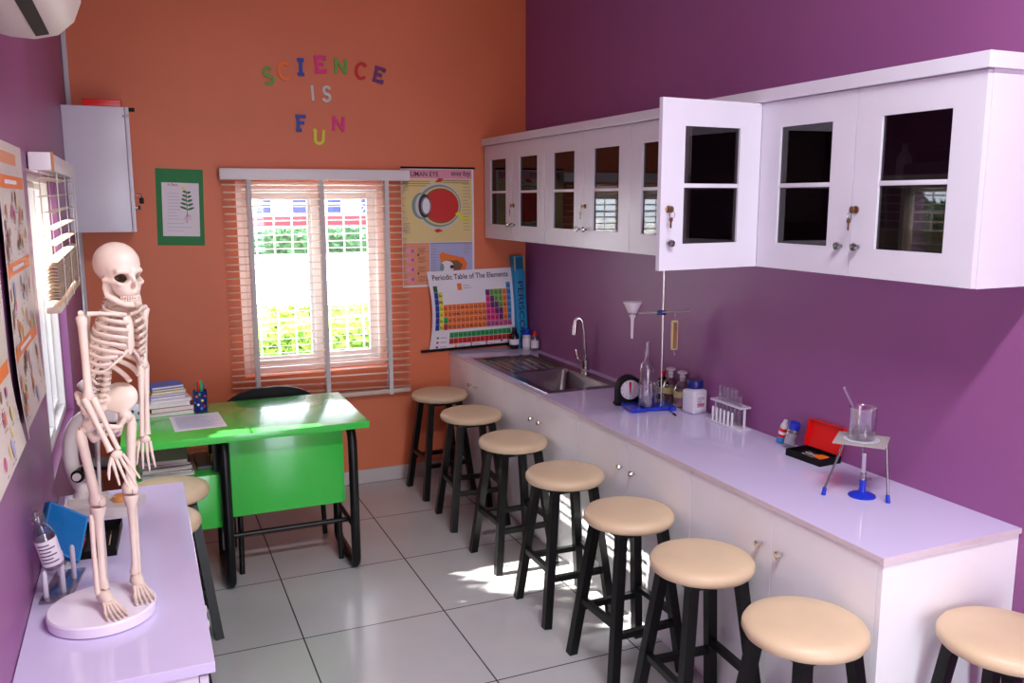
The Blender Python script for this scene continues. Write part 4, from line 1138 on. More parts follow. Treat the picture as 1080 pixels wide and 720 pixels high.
# ------------------------------------------------------------------ on and in the desk
DZ = .7504
bk = [('bookwhite', .20, .14, .016, 'white exercise book at the bottom of the stack on the green desk'), ('bookred', .205, .145, .022, 'thick book with a maroon cover low in the desk stack'),
      ('bookwhite', .19, .15, .020, 'white paperback in the middle of the desk stack'), ('bookwhite', .185, .14, .014, 'slim pale book under the lilac books of the desk stack'), ('booklilac', .16, .14, .014, 'lilac book below the yellow one in the desk stack'),
      ('booklilac', .155, .135, .009, 'thin lilac book just under the yellow one in the desk stack'), ('bookyellow', .16, .13, .012, 'yellow book near the top of the desk stack'), ('bookgrey', .15, .125, .010, 'grey book second from the top of the desk stack'), ('bookblue', .15, .125, .012, 'blue book on top of the stack on the green desk')]
z = DZ
for i, (m, l, w, h, lab) in enumerate(bk):
    dx = [-.0, .006, -.012, -.004, -.02, -.018, -.016, -.016, -.02][i]; rt = R([4, 8, 6, 9, 12, 11, 14, 12, 15][i])
    t = thing('book', lab, 'book', (-2.235+dx, -.80+.004*i, z), rt, 'books stacked on the green desk')
    c = .0015
    MB().box((-l/2, -w/2, 0), (l/2, w/2, c), m).box((-l/2, -w/2, h-c), (l/2, w/2, h), m).box((-l/2, -w/2, c), (-l/2+.002, w/2, h-c), m).build('cover', t, smooth=False)
    MB().box((-l/2+.0025, -w/2+.003, c+.0002), (l/2-.003, w/2-.003, h-c-.0002), 'pages').build('page_block', t, smooth=False)
    z += h+.0006
def pen_cup():
    t = thing('pen_cup', 'dark blue pen cup with coloured dots on the green desk', 'cup', (-2.10, -.845, DZ))
    MB().lathe([(.030, 0), (.033, .003), (.033, .102), (.0335, .104), (.031, .104), (.030, .006)], 'navy', 28, cap1=True).build('cup', t)
    D = MB()
    for a, zz, m in ((-120, .08, 'oprint'), (-75, .06, 'yellow'), (-110, .04, 'paper'), (-60, .03, 'rprint'), (-95, .09, 'gprint'), (-140, .05, 'tprint'), (-85, .022, 'tprint'), (-50, .08, 'kprint')):
        a = R(a); X = Matrix.Translation((.0332*math.cos(a), .0332*math.sin(a), zz)) @ Vector((math.cos(a), math.sin(a), 0)).to_track_quat('Z', 'Y').to_matrix().to_4x4()
        D.lathe([(.006, 0), (.0055, .0008)], m, 12, X)
    D.build('dots', t)
    for i, (dx, dy, m, nm, lab, hh) in enumerate(((-.016, -.006, 'brownprint', 'pencil', 'brown pencil standing in the dotted pen cup', .138), (-.004, .004, 'red', 'marker_pen', 'red marker pen standing in the dotted pen cup', .142), (.008, -.006, 'gprint', 'marker_pen', 'green marker pen standing in the dotted pen cup', .145), (.014, .008, 'bprint', 'marker_pen', 'blue marker pen standing in the dotted pen cup', .13))):
        p = thing(nm, lab, 'pen', (-2.10+dx, -.845+dy, DZ+.0066))
        B = MB().lathe([(.0055, 0), (.0058, .003), (.0058, hh*.66)], m, 12).build('barrel', p)
        MB().lathe([(.0064, hh*.66), (.0064, hh-.004), (.004, hh)], m, 12).build('cap', p)
pen_cup()
t = thing('tape_tin', 'maroon tin standing between the books and the pen cup', 'tin', (-2.09, -.745, DZ))
MB().lathe([(.026, 0), (.027, .002), (.027, .095), (.025, .10)], 'bookred', 22).build('body', t); MB().lathe([(.0272, .03), (.0272, .06)], 'booklilac', 22, cap0=False, cap1=False).build('paper_label', t)
t = thing('plastic_box', 'white box with black spots beside the desk books behind the skeleton', 'box', (-2.385, -.86, DZ), R(6))
MB().box((-.05, -.035, 0), (.05, .035, .075), 'white', .006).build('body', t)
B = MB()
for x, zz in ((.01, .03), (.028, .035), (.018, .015), (-.02, .04)): B.lathe([(.008, 0), (.008, .0008)], 'black', 12, Matrix.Translation((x, -.0352, zz)) @ Matrix.Rotation(R(90), 4, 'X'))
B.build('spots', t)
S = Sheet(lambda u, v, h: (u-.11, v-.145, h)); S.base(.22, .29, 'paper', t=.0006, nu=2, nv=2)
S.lines(.02, .03, .20, .27, 20, .004, 'lavender', 1, 3)
o = S.done('paper_sheet', None, (-2.128, -1.045, DZ+.0007)); o.rotation_euler = (0, 0, R(3)); tag(o, 'printed white sheet lying flat at the front of the green desk', 'paper')
z = .5354
for i, (m, l, w, h, dx, rt, lab) in enumerate((('bookwhite', .22, .26, .014, -.03, 3, 'white folder at the bottom of the pile on the green pedestal'), ('bookgrey', .215, .25, .012, -.02, -4, 'grey folder in the pile on the green pedestal'), ('bookwhite', .21, .25, .016, -.035, 5, 'pale paper pile on the grey folder under the desk'), ('black', .2, .22, .012, -.03, 2, 'black folder topping the pile under the desk'), ('bookwhite', .19, .22, .016, -.03, -2, 'white papers on the black folder under the desk'))):
    t = thing('document_folder', lab, 'folder', (-2.245+dx, -1.03, z), R(rt), 'folders piled under the green desk')
    MB().box((-l/2, -w/2, 0), (l/2, w/2, .001), m).box((-l/2, -w/2, h-.001), (l/2, w/2, h), m).box((-l/2, -w/2, .001), (-l/2+.0012, w/2, h-.001), m).build('cover', t, smooth=False)
    MB().box((-l/2+.002, -w/2+.003, .0012), (l/2-.003, w/2-.003, h-.0012), 'pages').build('page_block', t, smooth=False); z += h+.0005
t = thing('document_folder', 'low grey folder lying alone near the leg side of the green pedestal', 'folder', (-2.112, -.98, .5354), R(1), 'folders piled under the green desk')
MB().box((-.033, -.12, 0), (.033, .12, .016), 'bookgrey', .002).build('cover', t)

# ------------------------------------------------------------------ on the bench beside the skeleton
BZ = .8004
def microscope():
    t = thing('microscope', 'cream microscope on the lilac benchtop behind the skeleton', 'microscope', (-2.478, -2.29, BZ), R(72)); t.scale = (1.08, 1.08, 1.08)
    # local: stage faces -y
    B = MB(); B.prism([(-.055, -.10), (.055, -.10), (.06, -.09), (.06, .08), (.045, .10), (-.045, .10), (-.06, .08), (-.06, -.09)], 0, .028, 'scope'); B.prism([(-.035, .0), (.035, .0), (.03, .085), (-.03, .085)], .028, .045, 'scope'); B.build('base', t)
    pts = [(0, .062, .035)] + [(0, .02+.062*math.cos(R(a)), .165+.115*math.sin(R(a))) for a in range(-60, 75, 12)] + [(0, -.005, .285)]
    MB().tube(pts, [.026]*2+[.023]*(len(pts)-3)+[.022], 'scope', 14, flat=(1, .9)).build('arm', t)
    MB().box((-.05, -.085, .135), (.05, .035, .147), 'black', .003).build('stage', t)
    B = MB(); B.cyl((-.055, .045, .12), (.055, .045, .12), .018, 'black', 18); B.cyl((-.062, .045, .12), (.062, .045, .12), .011, 'scope', 16); B.build('focus_knob', t)
    X = Matrix.Translation((0, -.03, .30)) @ Matrix.Rotation(R(-38), 4, 'X')
    MB().box((-.028, -.07, .265), (.028, .03, .315), 'scope', .012, seg=3).build('head', t)
    MB().lathe([(.016, -.01), (.016, .075), (.0185, .077), (.0185, .10), (.012, .104)], 'scope', 20, X).build('eyepiece', t)
    B = MB(); B.lathe([(.024, -.012), (.026, 0)], 'black', 20, Matrix.Translation((0, -.032, .264)))
    for a in (0, 120, 240): B.tube([(.012*math.cos(R(a)), -.032+.012*math.sin(R(a)), .253), (.02*math.cos(R(a)), -.032+.02*math.sin(R(a)), .205)], [.008, .005], 'chrome', 12)
    B.build('nosepiece', t)
    MB().lathe([(.02, .029), (.02, .042), (.016, .045)], 'copper', 18, Matrix.Translation((0, -.045, 0))).build('lamp', t)
    MB().box((.066, -.05, .006), (.078, -.02, .02), 'black', .002).build('switch', t)
microscope()
def tool_tray():
    t = thing('dissecting_tray', 'black plastic tray of small tools on the bench beside the skeleton stand', 'tray', (-2.486, -2.565, BZ), R(-3))
    w, l, h = .056, .118, .022; B = MB()
    B.box((-w, -l, 0), (w, l, .004), 'blackplastic')
    for lo, hi in (((-w, -l, .004), (-w+.004, l, h)), ((w-.004, -l, .004), (w, l, h)), ((-w+.004, -l, .004), (w-.004, -l+.004, h)), ((-w+.004, l-.004, .004), (w-.004, l, h)), ((-.012, -l+.004, .004), (-.009, l-.004, h-.004))): B.box(lo, hi, 'blackplastic')
    B.build('tray', t, smooth=False)
    for nm, lab, m, a, b, r_ in (('scalpel', 'red-handled scalpel in the black tool tray', 'bookred', (-.04, -.05, .0085), (-.032, .06, .0085), .004), ('forceps', 'steel forceps in the black tool tray', 'steel', (.0, -.07, .0075), (.02, .05, .0075), .003), ('needle_probe', 'thin steel probe nearest the skeleton foot in the black tray', 'chrome', (.03, -.06, .0075), (.034, .07, .0075), .0025)):
        p = thing(nm, lab, 'tool', t.location)
        A, C = Vector(a), Vector(b); mid = A.lerp(C, .62)
        MB().cyl(A, mid, r_, m, 8).build('handle', p); MB().tube([mid, C], [r_*.7, .0008], 'steel', 8).build('tip', p)
tool_tray()
def rack_and_bottle():
    t = thing('drip_rack', 'clear white plastic stand with upright pegs on the bench by the wall', 'rack', (-2.556, -2.845, BZ), R(-8))
    B = MB(); B.box((-.035, -.095, 0), (.035, .095, .008), 'clear', .003); B.build('base', t)
    for x, y, h in ((-.022, -.07, .07), (.012, -.05, .11), (.02, .03, .09), (-.02, .06, .07)): MB().lathe([(.006, .008), (.006, h), (.003, h+.006)], 'white', 12, Matrix.Translation((x, y, 0))).build('peg', t)
    b = thing('squeeze_bottle', 'clear squeeze bottle with a white printed label tilted on the pegs of the stand', 'bottle', (-2.565, -2.90, BZ+.0785), (R(5), R(-11), 0))
    MB().lathe([(.020, 0), (.024, .004), (.024, .085), (.020, .10), (.013, .112), (.013, .122), (.016, .126), (.015, .142), (.006, .152)], 'clear', 22).build('body', b)
    MB().lathe([(.0243, .012), (.0246, .013), (.0246, .078), (.0243, .079)], 'paper', 22, cap0=False, cap1=False).build('paper_label', b)
    B = MB()
    for i in range(6): 
        a0 = R(-150); zz = .022+.009*i
        vs = []; n = 8
        for k in range(n+1):
            a = R(-135+90*k/n*(.7 if i % 2 else 1)); vs += [(.0249*math.cos(a), .0249*math.sin(a), zz), (.0249*math.cos(a), .0249*math.sin(a), zz+.003)]
        B.raw(vs, [(2*k, 2*k+2, 2*k+3, 2*k+1) for k in range(n)], 'ink')
    B.build('print', b, smooth=False)
    q = thing('see_through_box', 'blue see-through square box standing on one corner against the purple wall', 'box', (-2.562, -2.69, BZ+.003), 0)
    n = Vector((.74, -.58, .34)).normalized(); up = Vector((0, 0, 1)); up = (up-n*up.dot(n)).normalized(); sd = up.cross(n)
    F = Matrix((list(n)+[0], list(sd)+[0], list(up)+[0], [0, 0, 0, 1])).transposed()
    s_ = .064; X = Matrix.Translation((0, 0, .0845)) @ F @ Matrix.Rotation(R(-40), 4, 'X')
    MB().box((-.009, -s_, -s_), (.009, s_, s_), 'bluebox', .003, X).build('box', q)
    B = MB()
    for lo, hi in (((-.0105, -s_, -s_), (.0105, -s_+.006, s_)), ((-.0105, s_-.006, -s_), (.0105, s_, s_)), ((-.0105, -s_+.006, -s_), (.0105, s_-.006, -s_+.006)), ((-.0105, -s_+.006, s_-.006), (.0105, s_-.006, s_))): B.box(lo, hi, 'tprint', .001, X)
    B.build('rim', q)
rack_and_bottle()
# ------------------------------------------------------------------ model skeleton on its disc
def skeleton():
    t = thing('model_skeleton', 'ivory plastic model skeleton standing on a round clear-edged disc on the lilac bench', 'skeleton model', (-2.42, -3.045, BZ), R(38))
    def W(x, y, z):
        k = max(0, z-.45)/.35; return Vector((x+.036*k, y-.028*k, z))
    bone = 'bone'
    def rod(name, pts, rr, parent=t, n=10, flat=None, up=None):
        return MB().tube(pts, rr, bone, n, flat=flat, up=up).build(name, parent, ang=60)
    bd = MB().lathe([(.110, 0), (.116, .003), (.117, .024), (.114, .028)], 'disc', 48, Matrix.Translation((-.035, .02, 0))).build('base_disc', t)
    MB().tube([(-.0, .045, .028), (.0, .045, .30), (.002, .036, .46), (.02, .026, .62)], .0042, 'mgrey', 10).build('support_rod', t)
    # skull
    def f(X, Y, Z):
        d = ell(X, Y, Z, (0, .008, .017), (.0425, .050, .0445))
        d = smin(d, ell(X, Y, Z, (0, -.024, -.018), (.030, .027, .034)), .012)
        d = smin(d, ell(X, Y, Z, (0, -.034, -.036), (.020, .016, .014)), .008)
        A = np.abs(X)
        d = smin(d, caps(A, Y, Z, (.025, -.040, -.018), (.037, -.008, -.014), .0048), .005)
        d = smin(d, caps(A, Y, Z, (.008, -.044, .006), (.024, -.037, .006), .0040), .010)
        d = smin(d, caps(X, Y, Z, (0, -.048, -.002), (0, -.055, -.012), .004), .005)
        d = smax(d, -ell(A, Y, Z, (.0172, -.046, -.0078), (.0112, .036, .0102)), .002)
        d = smax(d, -ell(X, Y, Z, (0, -.056, -.0260), (.0058, .022, .0085)), .002)
        d = smax(d, -ell(A, Y, Z, (.046, -.020, -.002), (.011, .013, .014)), .004)
        d = smax(d, -ell(X, Y, Z, (0, .022, -.052), (.036, .042, .026)), .008)
        hol = smin(ell(X, Y, Z, (0, .010, .016), (.036, .042, .038)), ell(X, Y, Z, (0, -.018, -.014), (.0225, .020, .020)), .006)
        d = np.maximum(d, -hol)
        return d
    vs, fs = surface_nets(f, (-.056, -.072, -.060), (.056, .070, .072), .0021)
    B = MB(); B.raw(vs, fs, bone); sk = B.build('skull', t, ang=75)
    sk.location = W(.004, .0, .797); sk.rotation_euler = (R(4), 0, R(-6)); sk.scale = (1.09, 1.09, 1.06)
    J = MB()
    for s_ in (-1, 1): J.tube([(s_*.031, -.006, -.012), (s_*.030, -.006, -.030), (s_*.028, -.010, -.046), (s_*.020, -.030, -.057), (s_*.010, -.043, -.061), (0, -.047, -.061)], [.006, .0085, .0085, .0075, .0085, .009], bone, 10, flat=(1.25, .7))
    J.build('jaw', sk, ang=60)
    T = MB()
    for zz, rr in ((-.0475, 1.), (-.0535, .97)):
        for i in range(-5, 6):
            a = R(i*15); T.box((-.0020, -.0022, -.0028), (.0020, .0022, .0028), bone, .001, Matrix.Translation((.018*math.sin(a)*rr, -.030-.0185*math.cos(a)*rr, zz)) @ Matrix.Rotation(a, 4, 'Z'), 1)
    T.build('teeth', sk)
    # spine
    sp = [(0, .026, .500), (0, .014, .535), (0, .012, .570), (0, .022, .61), (0, .030, .65), (0, .028, .69), (0, .018, .722), (0, .010, .745), (0, .010, .772)]
    def curve(u):
        u *= len(sp)-1; i = min(int(u), len(sp)-2); k = u-i; return Vector(sp[i]).lerp(Vector(sp[i+1]), k)
    so = rod('spine', [W(*curve(i/24)) for i in range(25)], [.0062]*25)
    N = 22
    for i in range(N):
        u = (i+.5)/N; p = W(*curve(u)); r_ = .0125-.0048*u; V = MB()
        V.lathe([(r_*.85, -.0040), (r_, -.0030), (r_*.9, 0), (r_, .0030), (r_*.85, .0040)], bone, 14, Matrix.Translation(p), sy=.85)
        V.tube([p+Vector((0, r_*.6, 0)), p+Vector((0, r_*1.9, -.005))], [.0034, .0022], bone, 6)
        for s_ in (-1, 1): V.tube([p+Vector((0, r_*.5, 0)), p+Vector((s_*r_*1.7, r_*.9, .001))], [.003, .002], bone, 6)
        V.build('vertebra', so, ang=60)
    # ribs and breastbone
    st = MB(); s0 = [(0, -.040, .700), (0, -.050, .685), (0, -.058, .662), (0, -.062, .636), (0, -.061, .618)]
    st.tube([W(*p) for p in s0], [.009, .0095, .0065, .0075, .0035], bone, 10, flat=(.55, 1.25), up=(0, 1, 0)); sto = st.build('breastbone', t, ang=60)
    for i in range(11):
        u = i/10; z0 = .724-.134*u; w = [.034, .046, .053, .058, .061, .0625, .063, .062, .060, .056, .048][i]
        yb = curve(.90-.55*u).y; d = [.030, .038, .043, .046, .048, .049, .049, .048, .046, .042, .036][i]; yc = yb+.004-d
        drop = .020+.028*u; end = [172, 170, 168, 166, 164, 162, 152, 140, 128, 108, 84][i]
        for s_ in (-1, 1):
            P = []; n = 18
            for k in range(n+1):
                a = R(6+(end-6)*k/n); q = k/n
                zz = z0+.004*math.sin(min(1, q*4)*math.pi)-drop*(q**1.1)
                if 6 <= i <= 8 and q > .8: zz += (q-.8)*.05
                P.append(W(s_*w*math.sin(a), yc+d*math.cos(a), zz))
            rod('rib', P, [.0040]+[.0044]*(n-1)+[.0036], sto, 8, flat=(1.3, .75))
    # costal margin
    for s_ in (-1, 1):
        rod('costal_cartilage', [W(s_*.006, -.060, .628), W(s_*.022, -.058, .612), W(s_*.038, -.048, .594), W(s_*.048, -.034, .582)], [.004, .004, .0035, .003], sto, 8)
        rod('collar_bone', [W(s_*.006, -.040, .703), W(s_*.028, -.040, .708), W(s_*.052, -.022, .712), W(s_*.074, -.008, .712)], [.0052, .0042, .0045, .0058])
        # shoulder blade
        vsb = [(s_*.028, .042, .700), (s_*.066, .020, .708), (s_*.070, .014, .690), (s_*.052, .036, .640), (s_*.040, .044, .628), (s_*.026, .046, .670)]
        B = MB(); c = Vector((0, .004, 0)); P = [W(*p) for p in vsb]; n = len(P)
        B.raw([p for p in P]+[p+c for p in P], [tuple(range(n)), tuple(range(2*n-1, n-1, -1))]+[(i, n+i, n+(i+1) % n, (i+1) % n) for i in range(n)], bone)
        B.tube([W(s_*.028, .050, .694), W(s_*.055, .042, .706), W(s_*.078, .008, .714)], [.003, .0045, .006], bone, 8); B.build('shoulder_blade', t, ang=50)
    # arms: (shoulder, elbow, wrist, hand direction)
    arms = {-1: (W(-.078, .004, .704), Vector((-.060, -.030, .528)), Vector((-.040, -.075, .412))), 1: (W(.078, .0, .706), Vector((.098, -.012, .570)), Vector((.088, -.012, .408)))}
    for s_, (S, E_, Wr) in arms.items():
        d = (E_-S)
        rod('upper_arm_bone', [S+Vector((0, 0, .006)), S, S+d*.12, S+d*.5, S+d*.88, E_-d*.03, E_+d*.02], [.006, .0125, .0095, .0078, .0085, .0125, .008])
        side = Vector((.0085*s_, .002, 0)); g = Wr-E_
        rod('forearm_bone', [E_+side*1.1-g*.02, E_+side+g*.06, E_+side+g*.5, Wr+side-g*.08, Wr+side], [.007, .0075, .0058, .0066, .0085])
        rod('forearm_bone', [E_-side*.9+Vector((0, .008, 0))-g*.06, E_-side+g*.04, E_-side+g*.5, Wr-side-g*.08, Wr-side], [.006, .0085, .0056, .005, .006])
        # hand: wrist block and five jointed fingers
        hd = g.normalized(); across = Vector((.79, -.58, 0)) if s_ < 0 else Vector((.55, -.83, 0)); across = (across-hd*across.dot(hd)).normalized(); nrm = hd.cross(across)
        H = MB(); H.ball((0, 0, 0), (.013, .007, .010), bone, Matrix.Translation(Wr+hd*.010) @ Matrix([list(across)+[0], list(nrm)+[0], list(hd)+[0], [0, 0, 0, 1]]).transposed(), 12, 8)
        for k, (o, L_, sp_) in enumerate(((-.0125, .060, -.15), (-.0045, .070, -.04), (.0038, .074, .05), (.0115, .066, .15))):
            p = Wr+hd*.014+across*o; dr = (hd+across*sp_).normalized(); pts = [p]; rr = [.0036]
            for q, bend, r_ in ((.40, 0, .0040), (.44, 0, .0032), (.68, .10, .0034), (.72, .12, .0027), (.88, .2, .0028), (1., .28, .0018)):
                pts.append(p+dr*(L_*q)+nrm*(-L_*bend*.35*s_)); rr.append(r_)
            H.tube(pts, rr, bone, 8)
        p = Wr+hd*.010-across*.011*1; dr = (hd*.75-across*.55).normalized()
        H.tube([p, p+dr*.018, p+dr*.021, p+dr*.034+hd*.004, p+dr*.042+hd*.010], [.004, .0042, .0034, .0036, .002], bone, 8)
        H.build('hand', t, ang=60)
    # pelvis
    def pel(X, Y, Z):
        A = np.abs(X)
        c, s_ = math.cos(R(38)), math.sin(R(38)); dx, dy, dz = A-.040, Y-.006, Z-.508
        u, v = dx*c-dy*(-s_), -dx*s_+dy*c       # blade normal u
        u = dx*c+dy*s_*-1*-1; v = -dx*s_+dy*c
        lean = .45; u2 = u*math.cos(lean)-dz*math.sin(lean); z2 = u*math.sin(lean)+dz*math.cos(lean)
        u2 = u2+.010*((v/.036)**2+(z2/.034)**2)*-1+.004
        d = np.maximum(np.abs(u2)-.0042, (np.sqrt((v/.040)**2+(z2/.036)**2)-1)*.036)
        d = smin(d, ell(X, Y, Z, (0, .030, .492), (.022, .011, .032)), .006)
        d = smin(d, ell(A, Y, Z, (.046, -.004, .462), (.015, .016, .016)), .008)
        d = smin(d, caps(A, Y, Z, (.042, -.012, .462), (.004, -.040, .452), .0060), .005)
        d = smin(d, caps(A, Y, Z, (.044, .008, .452), (.030, .006, .424), .0085), .005)
        d = smin(d, caps(A, Y, Z, (.030, .004, .424), (.005, -.036, .444), .0055), .004)
        d = smin(d, caps(A, Y, Z, (.018, .026, .505), (.040, .018, .49), .009), .006)
        return d
    vs, fs = surface_nets(pel, (-.10, -.062, .402), (.10, .062, .562), .0028)
    B = MB(); B.raw(vs, fs, bone); B.build('pelvis', t, ang=75)
    # legs
    knees = {-1: Vector((-.042, -.004, .275)), 1: Vector((.044, -.004, .277))}
    ank = {-1: Vector((-.044, -.002, .073)), 1: Vector((.048, .004, .075))}
    for s_ in (-1, 1):
        h = Vector((s_*.048, -.003, .460)); K = knees[s_]; A = ank[s_]; tr = Vector((s_*.066, .002, .448)); d = K-tr
        F = MB(); F.ball(h, .0125, bone); F.tube([h, h.lerp(tr, .6), tr+Vector((0, 0, .004))], [.009, .008, .010], bone, 10)
        F.tube([tr+Vector((0, 0, .008)), tr+d*.06, tr+d*.2, tr+d*.5, tr+d*.82, K+Vector((0, 0, .016)), K+Vector((0, 0, .004))], [.008, .0118, .0105, .0098, .0115, .0185, .0165], bone, 14, flat=(1, 1.08)); F.build('thigh_bone', t, ang=60)
        MB().ball(K+Vector((0, -.017, .010)), (.009, .006, .010), bone).build('kneecap', t)
        g = A-K
        rod('shin_bone', [K+Vector((0, 0, -.003)), K+Vector((0, 0, -.010)), K+g*.18, K+g*.5, K+g*.86, A+Vector((-.004*s_, 0, .004)), A], [.0165, .0175, .0100, .0076, .0080, .0112, .009], t, 12)
        e = Vector((s_*.0135, .006, 0)); rod('calf_bone', [K+e+Vector((0, 0, -.018)), K+e+g*.16, K+e+g*.5, A+e*.9-g*.06, A+e*.8+Vector((0, 0, -.008))], [.0066, .0056, .0054, .006, .0062])
        # foot
        tw = R(-16 if s_ < 0 else -24); rt = lambda x, y, z: A+Matrix.Rotation(tw, 3, 'Z') @ Vector((x, y, z))
        F = MB(); F.tube([rt(0, .024, -.028), rt(0, .014, -.022), rt(0, 0, -.012), rt(0, -.016, -.016), rt(0, -.030, -.024)], [.008, .0115, .0135, .0125, .010], bone, 12, flat=(1, 1.15))
        for k in range(5):
            o = -.0155+.0078*k; L_ = (.070, .078, .080, .076, .074)[k] if s_*1 < 0 else (.074, .076, .080, .078, .070)[k]
            big = (k == 0 and s_ > 0) or (k == 4 and s_ < 0); r_ = .0046 if big else .0034
            F.tube([rt(o*.7, -.026, -.022), rt(o, -.046, -.030), rt(o*1.15, -.052, -.034), rt(o*1.25, -L_*.9, -.039), rt(o*1.3, -L_*.95, -.0395), rt(o*1.35, -L_*1.12, -.0410)], [r_*1.15, r_*.85, r_*1.2, r_*.85, r_*1.1, r_*.6], bone, 8)
        F.build('foot', t, ang=60)
skeleton()

# ------------------------------------------------------------------ outdoors
struct(MB().box((-40, .2+.001, -.24), (45, 70, -.12), 'concrete').build('ground', smooth=False))
def leafy(name, boxes, m, n, sz, seed, jit=.05):
    r = random.Random(seed); B = MB(); k = B.mi(m)
    for lo, hi in boxes:
        B.box([lo[0]+.1, lo[1]+.1, lo[2]], [hi[0]-.1, hi[1]-.1, hi[2]-.1], m)
        for i in range(n):
            p = [r.uniform(lo[0], hi[0]), r.uniform(lo[1], hi[1]), r.uniform(lo[2], hi[2])]
            ax_ = r.choice((1, 2, 2, 0)); p[ax_] = (hi if (ax_ == 2 or r.random() < .4) else lo)[ax_]+r.uniform(-.12, jit)
            a = Vector((r.uniform(-1, 1), r.uniform(-1, 1), r.uniform(-1, 1))).normalized(); b = a.orthogonal().normalized(); s_ = sz*r.uniform(.6, 1.3)
            p = Vector(p); v = [p-a*s_, p+b*s_*.45, p+a*s_, p-b*s_*.45]
            F = B.bm.faces.new([B.bm.verts.new(x) for x in v]); F.material_index = k
    return B.build(name, smooth=False, fix=False)
o = leafy('hedge', [((-2.2, 5.2, -.12), (2.2, 7.0, .24))], 'grass', 5000, .10, 1); o['kind'] = 'stuff'; tag(o, 'low bright green hedge just outside the window', 'hedge')
o = leafy('hedge', [((-3.5, 26.2, -.12), (15, 27.2, .62))], 'hedge', 5000, .22, 2); o['kind'] = 'stuff'; tag(o, 'dark green hedge before the white building across the yard', 'hedge')
def building():
    t = thing('building', 'white building with blue-grey windows and a red band across the yard', 'building', (6, 28, -.12))
    MB().box((-22, 0, 0), (22, 8, 4.6), 'facade').build('wall', t, smooth=False)
    MB().box((-22, -.12, .95), (22, -.002, 1.28), 'redband').build('band', t, smooth=False)
    for i in range(14):
        x = -9.4+i*1.3; w = MB(); w.box((x-.06, -.06, 1.36), (x+.56, -.003, 2.5), 'frame'); wo = w.build('window', t, smooth=False)
        P = MB()
        for j in range(3): P.box((x, -.08, 1.42+.36*j), (x+.5, -.0605, 1.42+.36*j+.31), 'shutter')
        P.build('pane', wo, smooth=False)
    MB().box((-2.36, -.10, 1.285), (-1.96, -.002, 3.6), 'redband').build('pilaster', t, smooth=False)
building()
def tree():
    t = thing('tree', 'small leafy tree with a thin trunk beyond the yard', 'tree', (6.2, 24.5, -.12))
    MB().tube([(0, 0, 0), (.05, 0, 1.2), (-.03, .1, 2.2)], [.12, .09, .06], 'brownprint', 8).build('trunk', t)
    r = random.Random(3); B = MB(); k = B.mi('hedge')
    for i in range(1500):
        a = Vector((r.gauss(0, 1), r.gauss(0, 1), r.gauss(0, 1))).normalized(); p = Vector((0, 0, 2.6))+Vector((a.x*1.0, a.y*1.0, a.z*.9))*r.uniform(.5, 1); b = Vector((r.uniform(-1, 1), r.uniform(-1, 1), r.uniform(-1, 1))).normalized(); c = b.orthogonal().normalized(); s_ = .14
        F = B.bm.faces.new([B.bm.verts.new(x) for x in (p-b*s_, p+c*s_*.5, p+b*s_, p-c*s_*.5)]); F.material_index = k
    B.build('crown', t, smooth=False, fix=False)
tree()
# yard on the side of the other window: paving and a bush added to trim the sun patch
struct(MB().box((-30, -20, -.24), (XL-WT-.001, .2, -.12), 'concrete').build('path', smooth=False))
o = leafy('bush', [((-4.3, -3.6, -.12), (-3.5, -1.45, 1.93)), ((-4.3, -1.45, -.12), (-3.5, .3, 1.70))], 'hedge', 2800, .07, 5, .0); o['kind'] = 'stuff'; tag(o, 'bush added outside the purple wall window, shaped to trim the sunlight', 'bush')

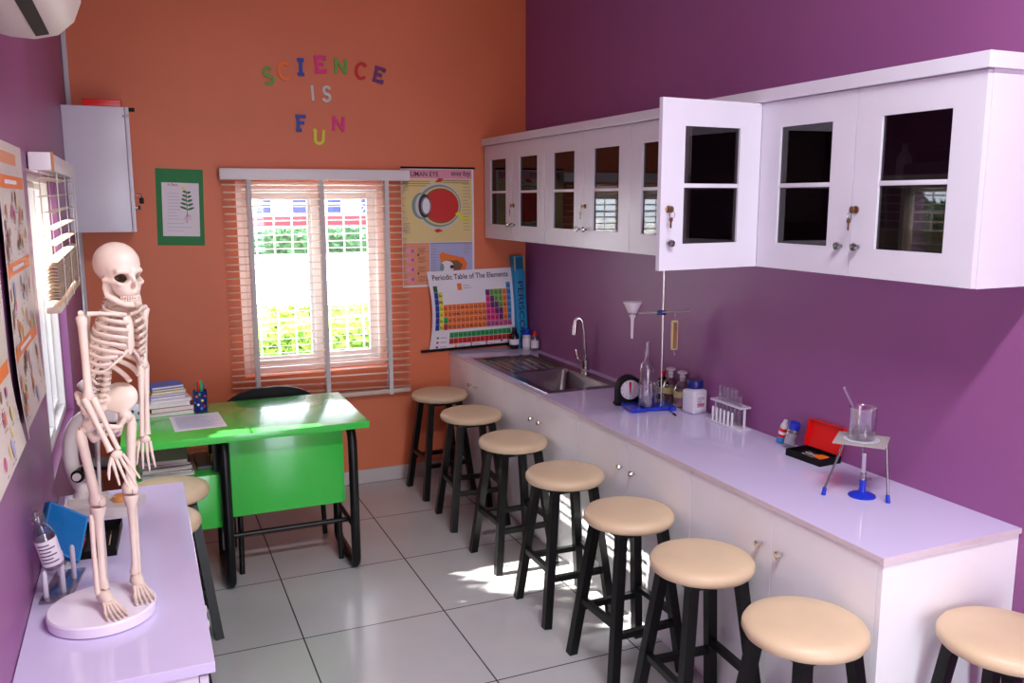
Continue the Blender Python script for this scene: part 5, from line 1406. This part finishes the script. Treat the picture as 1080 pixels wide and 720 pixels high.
# ------------------------------------------------------------------ light
w = bpy.data.worlds.new('World'); scene.world = w; w.use_nodes = True
bg = w.node_tree.nodes['Background']; bg.inputs['Color'].default_value = (.80, .88, 1., 1); bg.inputs['Strength'].default_value = SKY
sd = bpy.data.lights.new('sun', 'SUN'); sd.energy = SUN; sd.angle = R(.6); sd.color = (1, .95, .87)
so = bpy.data.objects.new('sun', sd); COL.objects.link(so)
so.rotation_euler = Vector((1, -.12, -.66)).to_track_quat('-Z', 'Y').to_euler()
def lamp(x, y, power):  # fill light added out of view to brighten the near end
    t = thing('added_fill_light', 'added fill light built as a batten on the unseen ceiling', 'fill light', (x, y, ZC-.0005), 0, 'added fill lights')
    MB().box((-.62, -.05, -.05), (.62, .05, 0), 'white', .006).build('housing', t)
    MB().tube([(-.59, 0, -.068), (.59, 0, -.068)], .014, M['fill_tube'], 12).build('tube', t)
    l = bpy.data.lights.new('lamp', 'AREA'); l.shape = 'RECTANGLE'; l.size = 1.2; l.size_y = .12; l.energy = power; l.color = (.95, .97, 1)
    lo = bpy.data.objects.new('lamp', l); COL.objects.link(lo); lo.location = (x, y, ZC-.09)
M['fill_tube'] = mat('fill_light_tube', (255, 252, 245), .5, emit=4)  # glow for the tube of the added fill light
lamp(-1.3, -4.5, FILL)
def portal(loc, rot, sx, sy):
    l = bpy.data.lights.new('portal', 'AREA'); l.shape = 'RECTANGLE'; l.size = sx; l.size_y = sy; l.cycles.is_portal = True
    o = bpy.data.objects.new('portal', l); COL.objects.link(o); o.location = loc; o.rotation_euler = rot
portal((-1.36, .21, 1.295), (R(-90), 0, 0), .88, 1.13)
portal((XL-WT-.01, -1.64, 1.355), (0, R(-90), 0), .99, .84)
portal((-1.25, YF-WT-.01, 1.05), (R(90), 0, 0), 1.0, 2.1)

# ------------------------------------------------------------------ camera
cam = bpy.data.cameras.new('Camera'); co_ = bpy.data.objects.new('Camera', cam); COL.objects.link(co_)
cam.sensor_fit = 'HORIZONTAL'; cam.sensor_width = 36; cam.lens = 908.4576/1080*36; cam.clip_start = .02
r3 = ((0.9174342058273597, -0.3978835030462138, -0.0017877308509456687), (-0.06614371123776559, -0.14807962508867067, -0.9867610825814391), (0.3923512296930098, 0.9054066172926241, -0.16217080477419715))
Rm = Matrix((r3[0], [-v for v in r3[1]], [-v for v in r3[2]])).transposed().to_4x4()
co_.matrix_world = Matrix.Translation((-2.3311, -5.1533, 1.7539)) @ Rm
scene.camera = co_
vs_ = scene.view_settings; vs_.view_transform = 'Standard'; vs_.look = 'None'; vs_.gamma = 1; vs_.use_curve_mapping = False; vs_.exposure = EXPO
scene.cycles.use_denoising = True
scene.cycles.max_bounces = 10; scene.cycles.diffuse_bounces = 5; scene.cycles.glossy_bounces = 5; scene.cycles.transparent_max_bounces = 24
scene.cycles.sample_clamp_indirect = 8
scene.cycles.caustics_reflective = False; scene.cycles.caustics_refractive = False
